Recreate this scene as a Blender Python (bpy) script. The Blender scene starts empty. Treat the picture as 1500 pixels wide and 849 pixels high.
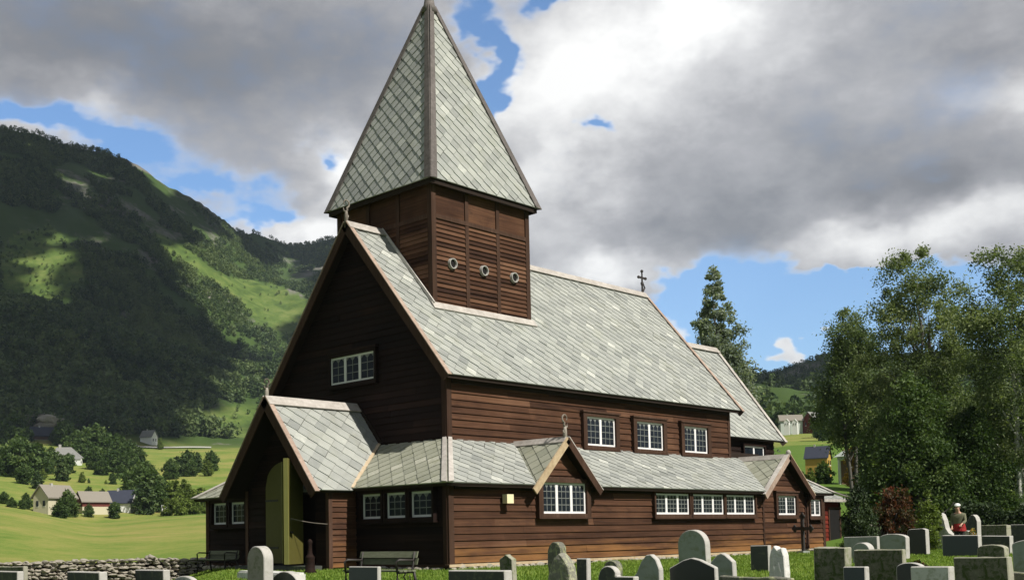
import bpy, bmesh, math, random
import numpy as np
from mathutils import Vector, Matrix, noise as mnoise

random.seed(7); RNG = np.random.default_rng(7)
SC = bpy.context.scene
COL = SC.collection

# ---------------------------------------------------------------- camera
F_PX, CX, CY, CZ = 1627.504380789402, -21.52, -21.71, 0.851
PX, PY = -78.337, 256.67
def _cam():
    yw, pt, rl = (math.radians(a) for a in (44.678, 3.627, -1.096))
    fw = Vector((math.cos(yw)*math.cos(pt), math.sin(yw)*math.cos(pt), math.sin(pt)))
    rt = Vector((math.sin(yw), -math.cos(yw), 0)); up = rt.cross(fw)
    return fw, rt*math.cos(rl)+up*math.sin(rl), -rt*math.sin(rl)+up*math.cos(rl)
FW, RT, UP = _cam()
CAM = Vector((CX, CY, CZ))
cd = bpy.data.cameras.new('camera'); co = bpy.data.objects.new('camera', cd); COL.objects.link(co)
co.matrix_world = Matrix(((RT.x, UP.x, -FW.x, CX), (RT.y, UP.y, -FW.y, CY), (RT.z, UP.z, -FW.z, CZ), (0, 0, 0, 1)))
cd.sensor_fit = 'HORIZONTAL'; cd.sensor_width = 36; cd.lens = F_PX/1500*36
cd.shift_x = -PX/1500; cd.shift_y = PY/1500
cd.clip_start = 0.1; cd.clip_end = 9000
SC.camera = co

def ray(x, y):            # a pixel of the 1500 x 849 photograph -> direction (used to survey the place)
    return FW + RT*((x-750-PX)/F_PX) - UP*((y-424.5-PY)/F_PX)
def at(x, y, d):          # the point at depth d metres
    return CAM + ray(x, y)*d
def pix(p):
    d = Vector(p)-CAM; z = d.dot(FW)
    return 750+PX+F_PX*d.dot(RT)/z, 424.5+PY-F_PX*d.dot(UP)/z
def horizon(x):
    lo, hi = 500., 1000.
    for _ in range(30):
        m = (lo+hi)/2
        if ray(x, m).z > 0: lo = m
        else: hi = m
    return lo

# ---------------------------------------------------------------- light, sky, exposure
SUN = Vector((.03, -.68, .735)).normalized()
sd = bpy.data.lights.new('sun', 'SUN'); so = bpy.data.objects.new('sun', sd); COL.objects.link(so)
sd.energy = 4.8; sd.angle = math.radians(.53); sd.color = (1, .95, .86)
so.rotation_euler = SUN.to_track_quat('Z', 'Y').to_euler()
so.location = (0, -40, 60)
SC.view_settings.view_transform = 'Standard'; SC.view_settings.look = 'None'
SC.view_settings.exposure = 0.5; SC.view_settings.gamma = 1.0
SC.view_settings.use_curve_mapping = False

class NT:                 # small node-tree writer
    def __init__(s, tree): s.t = tree; s.n = tree.nodes; s.l = tree.links
    def new(s, typ, **kw):
        nd = s.n.new(typ)
        for k, v in kw.items(): setattr(nd, k, v)
        return nd
    def put(s, sock, v):
        if isinstance(v, bpy.types.NodeSocket): s.l.new(v, sock)
        elif v is not None: sock.default_value = v
    def m(s, op, a, b=None, c=None, clamp=False):
        nd = s.new('ShaderNodeMath', operation=op); nd.use_clamp = clamp
        for i, v in enumerate((a, b, c)): s.put(nd.inputs[i], v)
        return nd.outputs[0]
    def vm(s, op, a, b=None, scale=None):
        nd = s.new('ShaderNodeVectorMath', operation=op)
        s.put(nd.inputs[0], a)
        if b is not None: s.put(nd.inputs[1], b)
        if scale is not None: s.put(nd.inputs['Scale'], scale)
        return nd.outputs['Value'] if op in ('DOT_PRODUCT', 'LENGTH') else nd.outputs[0]
    def noise(s, vec, scale, detail=4, rough=.55, out=0, dist=0):
        nd = s.new('ShaderNodeTexNoise'); s.put(nd.inputs['Vector'], vec)
        nd.inputs['Scale'].default_value = scale; nd.inputs['Detail'].default_value = detail
        nd.inputs['Roughness'].default_value = rough; nd.inputs['Distortion'].default_value = dist
        return nd.outputs[out]
    def ss(s, v, a, b):
        nd = s.new('ShaderNodeMapRange', interpolation_type='SMOOTHSTEP'); s.put(nd.inputs[0], v)
        nd.inputs[1].default_value = a; nd.inputs[2].default_value = b
        return nd.outputs[0]
    def mix(s, f, a, b, mode='MIX'):
        nd = s.new('ShaderNodeMix', data_type='RGBA', blend_type=mode); nd.clamp_factor = True
        s.put(nd.inputs[0], f)
        for sock, v in ((nd.inputs[6], a), (nd.inputs[7], b)):
            if isinstance(v, tuple) and len(v) == 3: v = (*v, 1)
            s.put(sock, v)
        return nd.outputs[2]
    def ramp(s, f, stops):
        nd = s.new('ShaderNodeValToRGB'); s.put(nd.inputs[0], f); e = nd.color_ramp.elements
        while len(e) < len(stops): e.new(.5)
        for el, (p, c) in zip(e, stops): el.position = p; el.color = (*c, 1)
        return nd.outputs[0]

def make_world():
    w = bpy.data.worlds.new('World'); SC.world = w; w.use_nodes = True
    k = NT(w.node_tree); k.n.clear()
    out = k.new('ShaderNodeOutputWorld'); bg = k.new('ShaderNodeBackground'); k.l.new(bg.outputs[0], out.inputs[0])
    sky = k.new('ShaderNodeTexSky', sky_type='NISHITA'); sky.sun_disc = False
    sky.sun_elevation = math.asin(SUN.z); sky.sun_rotation = math.atan2(SUN.x, SUN.y)
    sky.altitude = 400; sky.air_density = 1.0; sky.dust_density = .4; sky.ozone_density = 1.4
    d = k.new('ShaderNodeTexCoord').outputs['Generated']
    # clouds laid out over the sky dome by compass bearing and elevation
    yaw0 = math.radians(44.678)
    a = k.vm('DOT_PRODUCT', d, (math.cos(yaw0), math.sin(yaw0), 0)); b = k.vm('DOT_PRODUCT', d, (math.sin(yaw0), -math.cos(yaw0), 0))
    sp = k.new('ShaderNodeSeparateXYZ'); k.l.new(d, sp.inputs[0])
    v = k.m('ARCSINE', sp.outputs[2]); u = k.m('ARCTAN2', b, a)
    dz = k.vm('MULTIPLY', d, (1, 1, 1.7))
    wn = k.noise(dz, 5.0, 5, .6, out=1)
    ws = k.new('ShaderNodeSeparateColor'); k.l.new(wn, ws.inputs[0])
    u2 = k.m('ADD', u, k.m('MULTIPLY', k.m('SUBTRACT', ws.outputs[0], .5), .22))
    v2 = k.m('ADD', v, k.m('MULTIPLY', k.m('SUBTRACT', ws.outputs[1], .5), .13))
    def blobs(lst):
        tot = None
        for (x, y, rx, ry, wt) in lst:
            r = ray(x, y).normalized()
            bu = math.atan2(r.x*math.sin(yaw0)-r.y*math.cos(yaw0), r.x*math.cos(yaw0)+r.y*math.sin(yaw0)); bv = math.asin(r.z)
            q = k.m('MULTIPLY', k.m('SUBTRACT', u2, bu), F_PX/rx); q2 = k.m('MULTIPLY', k.m('SUBTRACT', v2, bv), F_PX/ry)
            s2 = k.m('ADD', k.m('MULTIPLY', q, q), k.m('MULTIPLY', q2, q2))
            g = k.m('MULTIPLY', k.m('EXPONENT', k.m('MULTIPLY', s2, -1)), wt)
            tot = g if tot is None else k.m('ADD', tot, g)
        return tot
    fb = k.m('SUBTRACT', k.noise(dz, 4.5, 9, .6), .5)
    fine = k.m('SUBTRACT', k.noise(dz, 13, 8, .62), .5)
    lay = blobs([(50, 188, 55, 18, -.9), (195, 226, 70, 20, -1.0), (290, 275, 52, 20, -.9), (365, 314, 38, 17, -.8), (95, 192, 40, 15, -.4),
                 (446, 232, 16, 13, -.7), (712, 80, 24, 70, -1.0), (738, 160, 16, 50, -.8), (800, 3, 28, 12, -.8), (892, 202, 15, 9, -.7),
                 (1050, 432, 95, 44, -1.3), (1200, 470, 130, 54, -1.3), (985, 398, 70, 20, -.7), (1260, 420, 70, 40, -.9),
                 (1340, 500, 170, 50, -.9), (1080, 500, 90, 70, -.9), (1500, 470, 140, 80, -.8),
                 (435, 335, 55, 24, .75), (1155, 504, 34, 15, 2.0), (1154, 479, 12, 8, 1.3), (1225, 372, 80, 34, 1.5), (1190, 400, 40, 22, 1.0), (1300, 385, 70, 26, 1.0), (1120, 420, 26, 14, .6), (905, 420, 60, 26, .8), (1010, 490, 25, 24, .8),
                 (1180, 385, 26, 14, .6), (60, 215, 40, 14, .5), (900, 398, 70, 20, .9), (1400, 340, 130, 44, .9), (985, 455, 30, 22, .8), (1170, 395, 20, 12, .7)])
    dens = k.m('ADD', k.m('ADD', .62, lay), k.m('ADD', k.m('MULTIPLY', fb, .85), k.m('MULTIPLY', fine, .55)))
    dens = k.ss(dens, .03, .62)
    lit = blobs([(800, 130, 110, 120, .33), (950, 90, 160, 90, .27), (850, 270, 70, 60, .30), (490, 250, 60, 60, .62), (435, 335, 70, 30, .5),
                 (1230, 372, 100, 34, .50), (1430, 335, 110, 30, .36), (1020, 40, 70, 60, .3), (1440, 130, 110, 36, .26), (1155, 500, 40, 25, .5),
                 (150, 175, 60, 40, .25), (880, 390, 70, 22, .4), (60, 210, 60, 30, .3), (640, 300, 60, 90, .25), (1000, 490, 40, 40, .4),
                 (280, 60, 300, 85, -.27), (60, 40, 200, 90, -.12), (1130, 265, 200, 75, -.20), (1000, 335, 160, 34, -.14), (1370, 50, 130, 45, -.14), (1400, 290, 150, 50, -.10),
                 (760, 250, 40, 60, -.1), (560, 60, 120, 60, -.05)])
    br = k.m('ADD', k.m('ADD', .50, lit), k.m('ADD', k.m('MULTIPLY', fb, .62), k.m('MULTIPLY', fine, .62)))
    thin = k.m('MULTIPLY', k.m('SUBTRACT', 1.0, dens), .35)
    br = k.m('ADD', br, thin)
    away = k.m('MAXIMUM', k.ss(k.m('ABSOLUTE', u), .75, 1.5), k.ss(v, .55, 1.0))     # sky dimmed behind and overhead to cut fill on shaded walls
    br = k.m('SUBTRACT', br, k.m('MULTIPLY', away, .30))
    cc = k.ramp(br, [(0.0, (.13, .14, .155)), (.25, (.19, .195, .21)), (.5, (.33, .33, .345)), (.75, (.55, .55, .555)), (1.0, (.80, .80, .79))])
    skyc = k.mix(1.0, sky.outputs[0], (.098, .120, .138), 'MULTIPLY')
    k.l.new(k.mix(dens, skyc, cc), bg.inputs[0]); bg.inputs[1].default_value = 1.0
    w.cycles.sampling_method = 'AUTOMATIC'
make_world()

# ---------------------------------------------------------------- helpers
class MB:
    def __init__(s): s.v = []; s.f = []; s.mi = []; s.t = []
    def face(s, pts, m=0, t=.5):
        i = len(s.v); s.v += [tuple(p) for p in pts]; s.f.append(tuple(range(i, i+len(pts)))); s.mi.append(m); s.t.append(t)
    def box(s, a, b, m=0, t=None):
        t = random.random() if t is None else t
        x0, y0, z0 = (min(a[i], b[i]) for i in range(3)); x1, y1, z1 = (max(a[i], b[i]) for i in range(3))
        s.hexa([(x0, y0, z0), (x1, y0, z0), (x1, y1, z0), (x0, y1, z0), (x0, y0, z1), (x1, y0, z1), (x1, y1, z1), (x0, y1, z1)], m, t)
    def hexa(s, p, m=0, t=None):
        t = random.random() if t is None else t
        i = len(s.v); s.v += [tuple(q) for q in p]
        for f in ((0, 3, 2, 1), (4, 5, 6, 7), (0, 1, 5, 4), (1, 2, 6, 5), (2, 3, 7, 6), (3, 0, 4, 7)):
            s.f.append(tuple(i+j for j in f)); s.mi.append(m); s.t.append(t)
    def bar(s, p, q, w, h, up=(0, 0, 1), m=0, t=None):      # rectangular bar between two points
        p, q = Vector(p), Vector(q); d = (q-p).normalized(); u = Vector(up)
        sd = d.cross(u).normalized(); u = sd.cross(d).normalized()
        o = [(-w/2, -h/2), (w/2, -h/2), (w/2, h/2), (-w/2, h/2)]
        a = [p+sd*x+u*y for x, y in o]; b = [q+sd*x+u*y for x, y in o]
        s.hexa(a+b, m, t)
    def prism(s, pts, ext, m=0, t=None):                    # polygon swept along ext
        t = random.random() if t is None else t
        n = len(pts); i = len(s.v); e = Vector(ext)
        s.v += [tuple(p) for p in pts]+[tuple(Vector(p)+e) for p in pts]
        s.f.append(tuple(range(i, i+n))[::-1]); s.f.append(tuple(range(i+n, i+2*n)))
        for j in range(n): s.f.append((i+j, i+(j+1) % n, i+n+(j+1) % n, i+n+j))
        s.mi += [m]*(n+2); s.t += [t]*(n+2)
    def tube(s, pts, rad, n=8, m=0, t=None, cap=True):
        t = random.random() if t is None else t
        P = [Vector(p) for p in pts]; R = rad if isinstance(rad, (list, tuple)) else [rad]*len(P)
        rings = []; ref = Vector((.31, .17, .93)) if abs((P[-1]-P[0]).normalized().z) < .9 else Vector((1, .2, 0))
        for i, p in enumerate(P):
            d = (P[min(i+1, len(P)-1)]-P[max(i-1, 0)]).normalized()
            x = d.cross(ref).normalized(); y = d.cross(x)
            b = len(s.v); rings.append(b)
            for j in range(n):
                a = 2*math.pi*j/n; s.v.append(tuple(p+x*math.cos(a)*R[i]+y*math.sin(a)*R[i]))
        for i in range(len(P)-1):
            for j in range(n):
                s.f.append((rings[i]+j, rings[i]+(j+1) % n, rings[i+1]+(j+1) % n, rings[i+1]+j)); s.mi.append(m); s.t.append(t)
        if cap:
            s.f.append(tuple(rings[0]+j for j in range(n))[::-1]); s.f.append(tuple(rings[-1]+j for j in range(n))); s.mi += [m]*2; s.t += [t]*2
    def blob(s, c, r, sub=1, amp=.18, seed=0, m=0, t=None, freq=1.3):
        t = random.random() if t is None else t
        vs, fs = ico(sub); i = len(s.v); c = Vector(c); r = Vector(r) if not isinstance(r, (int, float)) else Vector((r, r, r))
        for p in vs:
            k = 1+amp*mnoise.noise(Vector(p)*freq+Vector((seed*3.1, seed*1.7, seed)))
            s.v.append((c.x+p[0]*r.x*k, c.y+p[1]*r.y*k, c.z+p[2]*r.z*k))
        for f in fs: s.f.append(tuple(i+j for j in f)); s.mi.append(m); s.t.append(t)
    def mesh(s, name, mats, smooth=False):
        me = bpy.data.meshes.new(name); me.from_pydata(s.v, [], s.f)
        for mt in mats: me.materials.append(mt)
        me.polygons.foreach_set('material_index', s.mi)
        at_ = me.attributes.new('tint', 'FLOAT', 'FACE'); at_.data.foreach_set('value', s.t)
        if smooth: me.polygons.foreach_set('use_smooth', [True]*len(s.f))
        me.update(); return me
_ico = {}
def ico(sub):
    if sub not in _ico:
        bm = bmesh.new(); bmesh.ops.create_icosphere(bm, subdivisions=sub, radius=1)
        bm.verts.index_update(); _ico[sub] = ([tuple(v.co) for v in bm.verts], [tuple(v.index for v in f.verts) for f in bm.faces]); bm.free()
    return _ico[sub]

def link(name, data, parent=None):
    o = bpy.data.objects.new(name, data); COL.objects.link(o)
    if parent is not None: o.parent = parent
    return o
def obj(name, mb, mats, parent=None, smooth=False):
    return link(name, mb.mesh(name, mats if isinstance(mats, (list, tuple)) else [mats], smooth), parent)
def tag(o, label=None, cat=None, group=None, kind=None):
    if label: o['label'] = label
    if cat: o['category'] = cat
    if group: o['group'] = group
    if kind: o['kind'] = kind
    return o
def empty(name, loc, label, cat, group=None, rz=0):
    o = link(name, None); o.location = loc; o.rotation_euler = (0, 0, rz); o.empty_display_size = .3
    return tag(o, label, cat, group)

# ---------------------------------------------------------------- materials
def mat(name):
    m = bpy.data.materials.new(name); m.use_nodes = True
    k = NT(m.node_tree); p = k.n['Principled BSDF']
    k.pos = k.new('ShaderNodeNewGeometry').outputs['Position']
    a = k.new('ShaderNodeAttribute', attribute_name='tint'); k.tint = a.outputs['Fac']
    k.obj = k.new('ShaderNodeTexCoord').outputs['Object']
    return m, k, p
def bump(k, p, h, strength=.3, dist=.02):
    b = k.new('ShaderNodeBump'); b.inputs['Strength'].default_value = strength; b.inputs['Distance'].default_value = dist
    k.put(b.inputs['Height'], h); k.l.new(b.outputs[0], p.inputs['Normal'])
def simple(name, col, rough=.7, var=.25, scale=6, spec=.3):
    m, k, p = mat(name)
    n = k.noise(k.obj, scale, 5, .6)
    f = k.m('ADD', k.m('MULTIPLY', n, .6), k.m('MULTIPLY', k.tint, .4))
    k.l.new(k.mix(f, tuple(c*(1-var) for c in col), tuple(min(1, c*(1+var)) for c in col)), p.inputs['Base Color'])
    p.inputs['Roughness'].default_value = rough; p.inputs['Specular IOR Level'].default_value = spec
    return m
def wood(name, dark, mid, light, stretch, worn=None, worn_z=.5, bump_s=.35):
    m, k, p = mat(name)
    pv = k.vm('MULTIPLY', k.pos, stretch)
    g = k.noise(pv, 1.0, 8, .65); big = k.noise(k.pos, .8, 4, .6)
    f = k.m('ADD', k.m('ADD', k.m('MULTIPLY', g, .55), k.m('MULTIPLY', big, .35)), k.m('MULTIPLY', k.m('SUBTRACT', k.tint, .5), .45))
    c = k.ramp(f, [(.25, dark), (.5, mid), (.72, light)])
    if worn:
        stx = k.ss(k.noise(k.vm('MULTIPLY', k.pos, (.30, .30, 4.2)), 1.0, 7, .7), .52, .72)
        c = k.mix(k.m('MULTIPLY', stx, .42), c, (.150, .072, .036)); tar = k.ss(k.noise(k.vm('MULTIPLY', k.pos, (.8, .8, 2.2)), 1.0, 6, .7), .52, .70)
        c = k.mix(k.m('MULTIPLY', tar, .55), c, (.030, .015, .011))
        sp = k.new('ShaderNodeSeparateXYZ'); k.l.new(k.pos, sp.inputs[0])
        h = k.m('ADD', sp.outputs[2], k.m('MULTIPLY', k.m('SUBTRACT', k.noise(k.vm('MULTIPLY', k.pos, (.35, .35, 3.5)), 1.0, 5, .6), .5), 2.6))
        f2 = k.m('SUBTRACT', 1.0, k.ss(h, worn_z-.45, worn_z+.45))
        c = k.mix(k.m('MULTIPLY', f2, .75), c, worn)
    k.l.new(c, p.inputs['Base Color'])
    p.inputs['Roughness'].default_value = .8; p.inputs['Specular IOR Level'].default_value = .12
    bump(k, p, g, bump_s, .01)
    return m
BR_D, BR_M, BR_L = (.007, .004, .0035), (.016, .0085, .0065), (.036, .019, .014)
M = {}
M['board'] = wood('tarred_board_shade_toned', BR_D, BR_M, BR_L, (.5, .5, 22))  # tone darkened to deepen the shade on west walls and porch front
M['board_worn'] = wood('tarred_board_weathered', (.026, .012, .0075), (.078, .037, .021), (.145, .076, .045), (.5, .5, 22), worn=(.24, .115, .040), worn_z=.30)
M['post'] = wood('tarred_post', (.030, .016, .011), (.060, .033, .022), (.115, .067, .048), (14, 14, .8))
M['pale'] = wood('pale_weathered_board', (.25, .225, .20), (.43, .40, .37), (.62, .59, .55), (6, 6, 6))
M['bleach'] = wood('sun_bleached_board', (.28, .20, .12), (.44, .34, .22), (.55, .45, .32), (8, 8, 8))
M['pink'] = wood('rosy_weathered_board', (.20, .14, .11), (.36, .27, .22), (.50, .41, .35), (8, 8, 8))
M['greyboard'] = wood('grey_hip_board', (.06, .055, .05), (.13, .115, .11), (.22, .20, .195), (8, 8, 8))
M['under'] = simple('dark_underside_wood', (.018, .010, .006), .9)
M['white'] = simple('white_window_paint', (.74, .72, .72), .5, .06)
M['shade_white'] = simple('white_window_paint_shaded', (.60, .60, .58), .5, .08)  # the window white dimmed in colour for frames on the shaded west side
M['lead'] = simple('lead_came', (.17, .18, .17), .6, .2)
M['iron'] = simple('dark_iron', (.025, .020, .018), .6, .3, spec=.5)
M['cream'] = simple('cream_lamp_housing', (.75, .66, .42), .5, .08)
M['ring'] = simple('pale_metal_ring', (.36, .35, .33), .4, .1)
M['black'] = simple('dark_opening', (.006, .005, .005), .9)
M['annex'] = wood('red_board', (.06, .010, .006), (.15, .024, .014), (.22, .045, .028), (.5, .5, 20))
M['door'] = simple('olive_green_door_paint', (.088, .080, .019), .6, .25)
M['door_edge'] = simple('yellow_green_door_edge', (.19, .185, .055), .6, .2)
def m_glass():
    m, k, p = mat('leaded_glass')
    c = k.mix(k.noise(k.pos, 3.0, 3), (.004, .006, .008), (.020, .026, .036))
    k.l.new(c, p.inputs['Base Color']); p.inputs['Roughness'].default_value = .08; p.inputs['Specular IOR Level'].default_value = .14
    bump(k, p, k.noise(k.pos, 7, 2), .12, .02)
    return m
M['glass'] = m_glass()
def m_slate(name, cols, lichen=.25):
    m, k, p = mat(name)
    n = k.noise(k.pos, 5, 7, .65)
    f = k.m('ADD', k.m('MULTIPLY', k.tint, .8), k.m('MULTIPLY', k.m('SUBTRACT', n, .4), .5))
    c = k.ramp(f, [(.05, cols[0]), (.4, cols[1]), (.75, cols[2]), (.97, cols[3])])
    li = k.ss(k.noise(k.pos, 1.3, 7, .7), .50, .68)
    c = k.mix(k.m('MULTIPLY', li, lichen), c, (.20, .205, .13))
    c = k.mix(k.m('MULTIPLY', k.ss(k.noise(k.vm('MULTIPLY', k.pos, (1.6, 1.6, .35)), 1.0, 6, .7), .5, .75), .35), c, (.19, .19, .17))
    k.l.new(c, p.inputs['Base Color']); p.inputs['Roughness'].default_value = .55; p.inputs['Specular IOR Level'].default_value = .35
    bump(k, p, k.noise(k.pos, 9, 6, .7), .5, .015)
    return m
SL = [(.20, .21, .20), (.295, .305, .285), (.355, .365, .335), (.54, .545, .50)]
M['slate'] = m_slate('grey_green_slate', SL)
M['slate_moss'] = m_slate('mossy_grey_slate', [(.20, .21, .165), (.28, .285, .225), (.33, .335, .27), (.46, .45, .38)], .5)
def m_stone(name, a, b, c=None, scale=8, th=(.5, .62), rough=.75, spec=.3, bs=.4):
    m, k, p = mat(name)
    n = k.noise(k.obj, scale, 8, .7); col = k.mix(n, a, b)
    if c: col = k.mix(k.ss(k.noise(k.obj, scale*.55, 8, .72, dist=.6), *th), col, c)
    k.l.new(col, p.inputs['Base Color']); p.inputs['Roughness'].default_value = rough; p.inputs['Specular IOR Level'].default_value = spec
    if bs: bump(k, p, n, bs, .02)
    return m
M['st_black'] = m_stone('black_polished_granite', (.020, .022, .022), (.045, .048, .046), scale=60, rough=.35, spec=.5, bs=0)
M['st_navy'] = m_stone('blue_grey_granite', (.045, .055, .065), (.085, .095, .105), scale=40, rough=.5, bs=.05)
M['st_dark'] = m_stone('dark_green_grey_slate', (.030, .034, .030), (.085, .092, .082), (.12, .13, .085), scale=9, th=(.52, .64), rough=.7)
M['st_grey'] = m_stone('grey_green_granite', (.20, .225, .205), (.36, .385, .35), (.20, .22, .15), scale=7, th=(.48, .66), rough=.7)
M['st_light'] = m_stone('pale_granite', (.46, .46, .44), (.66, .65, .62), (.36, .37, .30), scale=10)
M['st_moss'] = m_stone('mossy_stone', (.018, .022, .013), (.27, .26, .19), (.050, .072, .018), scale=14, th=(.46, .58), bs=1)
M['st_rough'] = m_stone('lichen_rough_stone', (.055, .060, .045), (.20, .19, .16), (.27, .28, .16), scale=13, th=(.48, .58), bs=1)
M['st_mid'] = m_stone('weathered_pinkish_stone', (.20, .185, .16), (.36, .33, .29), (.17, .17, .11), scale=8, bs=.6)
M['st_speck'] = m_stone('pale_speckled_stone', (.06, .06, .045), (.36, .35, .29), (.34, .35, .22), scale=15, th=(.50, .56), bs=1)
M['st_white'] = m_stone('rough_white_stone', (.45, .45, .43), (.78, .76, .72), (.22, .22, .18), scale=9, th=(.56, .7), bs=.9)
M['st_brown'] = m_stone('red_brown_granite', (.10, .06, .05), (.19, .12, .10), scale=30)
M['st_edge'] = m_stone('pale_sawn_edge', (.30, .29, .27), (.50, .48, .45), (.26, .27, .20), scale=9, th=(.55, .7))
M['st_edge2'] = m_stone('lichened_edge', (.20, .20, .15), (.38, .36, .29), (.16, .18, .09), scale=9)
M['rock'] = m_stone('dry_wall_stone', (.17, .155, .13), (.40, .36, .30), (.12, .13, .07), scale=3.5, th=(.55, .7), bs=.8)
M['finial'] = wood('grey_carved_wood', (.09, .08, .065), (.19, .165, .14), (.32, .29, .25), (9, 9, 9))
M['bench'] = wood('lichened_bench_board', (.075, .085, .055), (.13, .14, .09), (.20, .21, .145), (6, 6, 30))

def clip(poly, conv):     # Sutherland-Hodgman, both 2-D, conv counter-clockwise
    out = poly
    for i in range(len(conv)):
        a, b = conv[i], conv[(i+1) % len(conv)]; inp, out = out, []
        if not inp: return []
        sd_ = lambda p: (b[0]-a[0])*(p[1]-a[1])-(b[1]-a[1])*(p[0]-a[0])
        for j in range(len(inp)):
            p, q = inp[j], inp[(j+1) % len(inp)]; sp_, sq = sd_(p), sd_(q)
            if sp_ >= 0: out.append(p)
            if (sp_ > 0) != (sq > 0) and abs(sp_-sq) > 1e-9:
                t = sp_/(sp_-sq); out.append((p[0]+(q[0]-p[0])*t, p[1]+(q[1]-p[1])*t))
    return out
def slates(mb, poly, s=.34, t=.035, m=0, deck=.10, deck_m=1):
    P = [Vector(p) for p in poly]; n = (P[1]-P[0]).cross(P[2]-P[0]).normalized()
    if n.z < 0: n = -n; P = P[::-1]
    u = Vector((0, 0, 1)).cross(n).normalized(); v = n.cross(u); o = P[0]
    pl = [((p-o).dot(u), (p-o).dot(v)) for p in P]
    ar = sum(pl[i][0]*pl[(i+1) % len(pl)][1]-pl[(i+1) % len(pl)][0]*pl[i][1] for i in range(len(pl)))
    if ar < 0: pl = pl[::-1]; P = P[::-1]
    h = s*math.sqrt(.5)
    x0, x1 = min(p[0] for p in pl), max(p[0] for p in pl); y0, y1 = min(p[1] for p in pl), max(p[1] for p in pl)
    j = 0; y = y0-h
    while y < y1+h:
        x = x0-h+(h if j % 2 else 0)
        while x < x1+2*h:
            ox, oy, q = random.gauss(0, .005), random.gauss(0, .005), .99
            dm = [(x+ox, y+oy-h*q), (x+ox+h*q, y+oy), (x+ox, y+oy+h*q), (x+ox-h*q, y+oy)]
            c = clip(dm, pl)
            if len(c) > 2:
                tt = t*random.uniform(.8, 1.25); tint = min(1, max(0, random.gauss(.45, .17)+(.4 if random.random() < .06 else 0)))
                top = [o+u*a+v*b+n*(.012+tt*(1-(b-(y+oy-h))/(2*h))) for a, b in c]
                bot = [o+u*a+v*b-n*.005 for a, b in c]
                mb.face(top, m, tint)
                for i in range(len(c)):
                    i2 = (i+1) % len(c); mb.face([bot[i], bot[i2], top[i2], top[i]], m, tint)
            x += 2*h
        y += h; j += 1
    mb.prism([p-n*deck for p in P], n*(deck-.002), deck_m)
def boards(mb, axis, plane, poly, pitch=.2, m=0, proud=.034, sgn=-1, z_start=None, seg=(3.5, 6.5)):
    # lap boarding on a vertical wall; axis 1: wall at Y=plane, u=X; axis 0: wall at X=plane, u=Y; outward = sgn
    ar = sum(poly[i][0]*poly[(i+1) % len(poly)][1]-poly[(i+1) % len(poly)][0]*poly[i][1] for i in range(len(poly)))
    if ar < 0: poly = poly[::-1]
    u0, u1 = min(p[0] for p in poly), max(p[0] for p in poly); z0, z1 = min(p[1] for p in poly), max(p[1] for p in poly)
    W = (lambda u, o, z: (u, plane+sgn*o, z)) if axis == 1 else (lambda u, o, z: (plane+sgn*o, u, z))
    z = z_start if z_start is not None else z0
    while z < z1:
        ph = pitch*random.uniform(.9, 1.1); u = u0-random.uniform(0, 3)
        while u < u1:
            L = random.uniform(*seg); c = clip([(u, z), (u+L-.004, z), (u+L-.004, z+ph), (u, z+ph)], poly); t = min(1, max(0, random.gauss(.5, .13)))
            if len(c) > 2:
                pr = proud*random.uniform(.85, 1.25)
                fr = [W(a, .008+pr*(1-(b-z)/ph), b) for a, b in c]; bk = [W(a, -.03, b) for a, b in c]
                mb.face(fr, m, t)
                for i in range(len(c)):
                    i2 = (i+1) % len(c); mb.face([bk[i], bk[i2], fr[i2], fr[i]], m, t)
            u += L
        z += ph

# ---------------------------------------------------------------- terrain
def ss01(t): t = np.clip(t, 0, 1); return t*t*(3-2*t)
KN = [  # bearing as photo column x : [(distance, row)] field end, village bench, hill foot, mid slope, ridge
    (-900, [(150, 748), (240, 735), (480, 680), (750, 560), (1100, 420)]),
    (-300, [(140, 735), (220, 730), (480, 640), (750, 380), (1100, 120)]),
    (0,    [(140, 744), (220, 742), (480, 648), (750, 430), (1100, 182)]),
    (60,   [(150, 755), (220, 752), (480, 650), (755, 440), (1100, 203)]),
    (140,  [(170, 769), (215, 764), (480, 655), (760, 450), (1100, 224)]),
    (200,  [(175, 764), (225, 757), (490, 655), (770, 470), (1120, 236)]),
    (245,  [(180, 760), (230, 753), (500, 655), (780, 485), (1130, 268)]),
    (300,  [(180, 757), (230, 750), (520, 652), (800, 505), (1150, 293)]),
    (350,  [(180, 755), (230, 749), (520, 652), (820, 520), (1200, 328)]),
    (395,  [(180, 754), (230, 748), (520, 650), (840, 525), (1280, 352)]),
    (430,  [(180, 753), (230, 748), (520, 650), (850, 525), (1350, 355)]),
    (500,  [(170, 755), (230, 746), (520, 652), (850, 535), (1400, 340)]),
    (620,  [(150, 760), (230, 745), (520, 660), (850, 560), (1400, 350)]),
    (750,  [(120, 763), (230, 742), (500, 665), (850, 580), (1400, 410)]),
    (900,  [(100, 765), (200, 738), (450, 668), (800, 600), (1400, 490)]),
    (1060, [(75, 768), (150, 715), (300, 650), (700, 615), (1400, 548)]),
    (1120, [(62, 769), (112, 698), (270, 642), (700, 605), (1500, 551)]),
    (1160, [(62, 768), (112, 696), (275, 634), (700, 598), (1500, 540)]),
    (1210, [(62, 768), (112, 694), (285, 632), (700, 592), (1500, 526)]),
    (1300, [(62, 767), (112, 700), (285, 630), (700, 585), (1500, 522)]),
    (1500, [(62, 765), (112, 702), (285, 628), (700, 580), (1500, 517)]),
    (2200, [(70, 760), (140, 720), (300, 650), (700, 580), (1500, 500)]),
]
def bearing(x): r = ray(x, 760); return math.atan2(r.y, r.x)
def colz(x, y, r):
    d = ray(x, y); return CZ+r*d.z/math.hypot(d.x, d.y)
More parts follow.
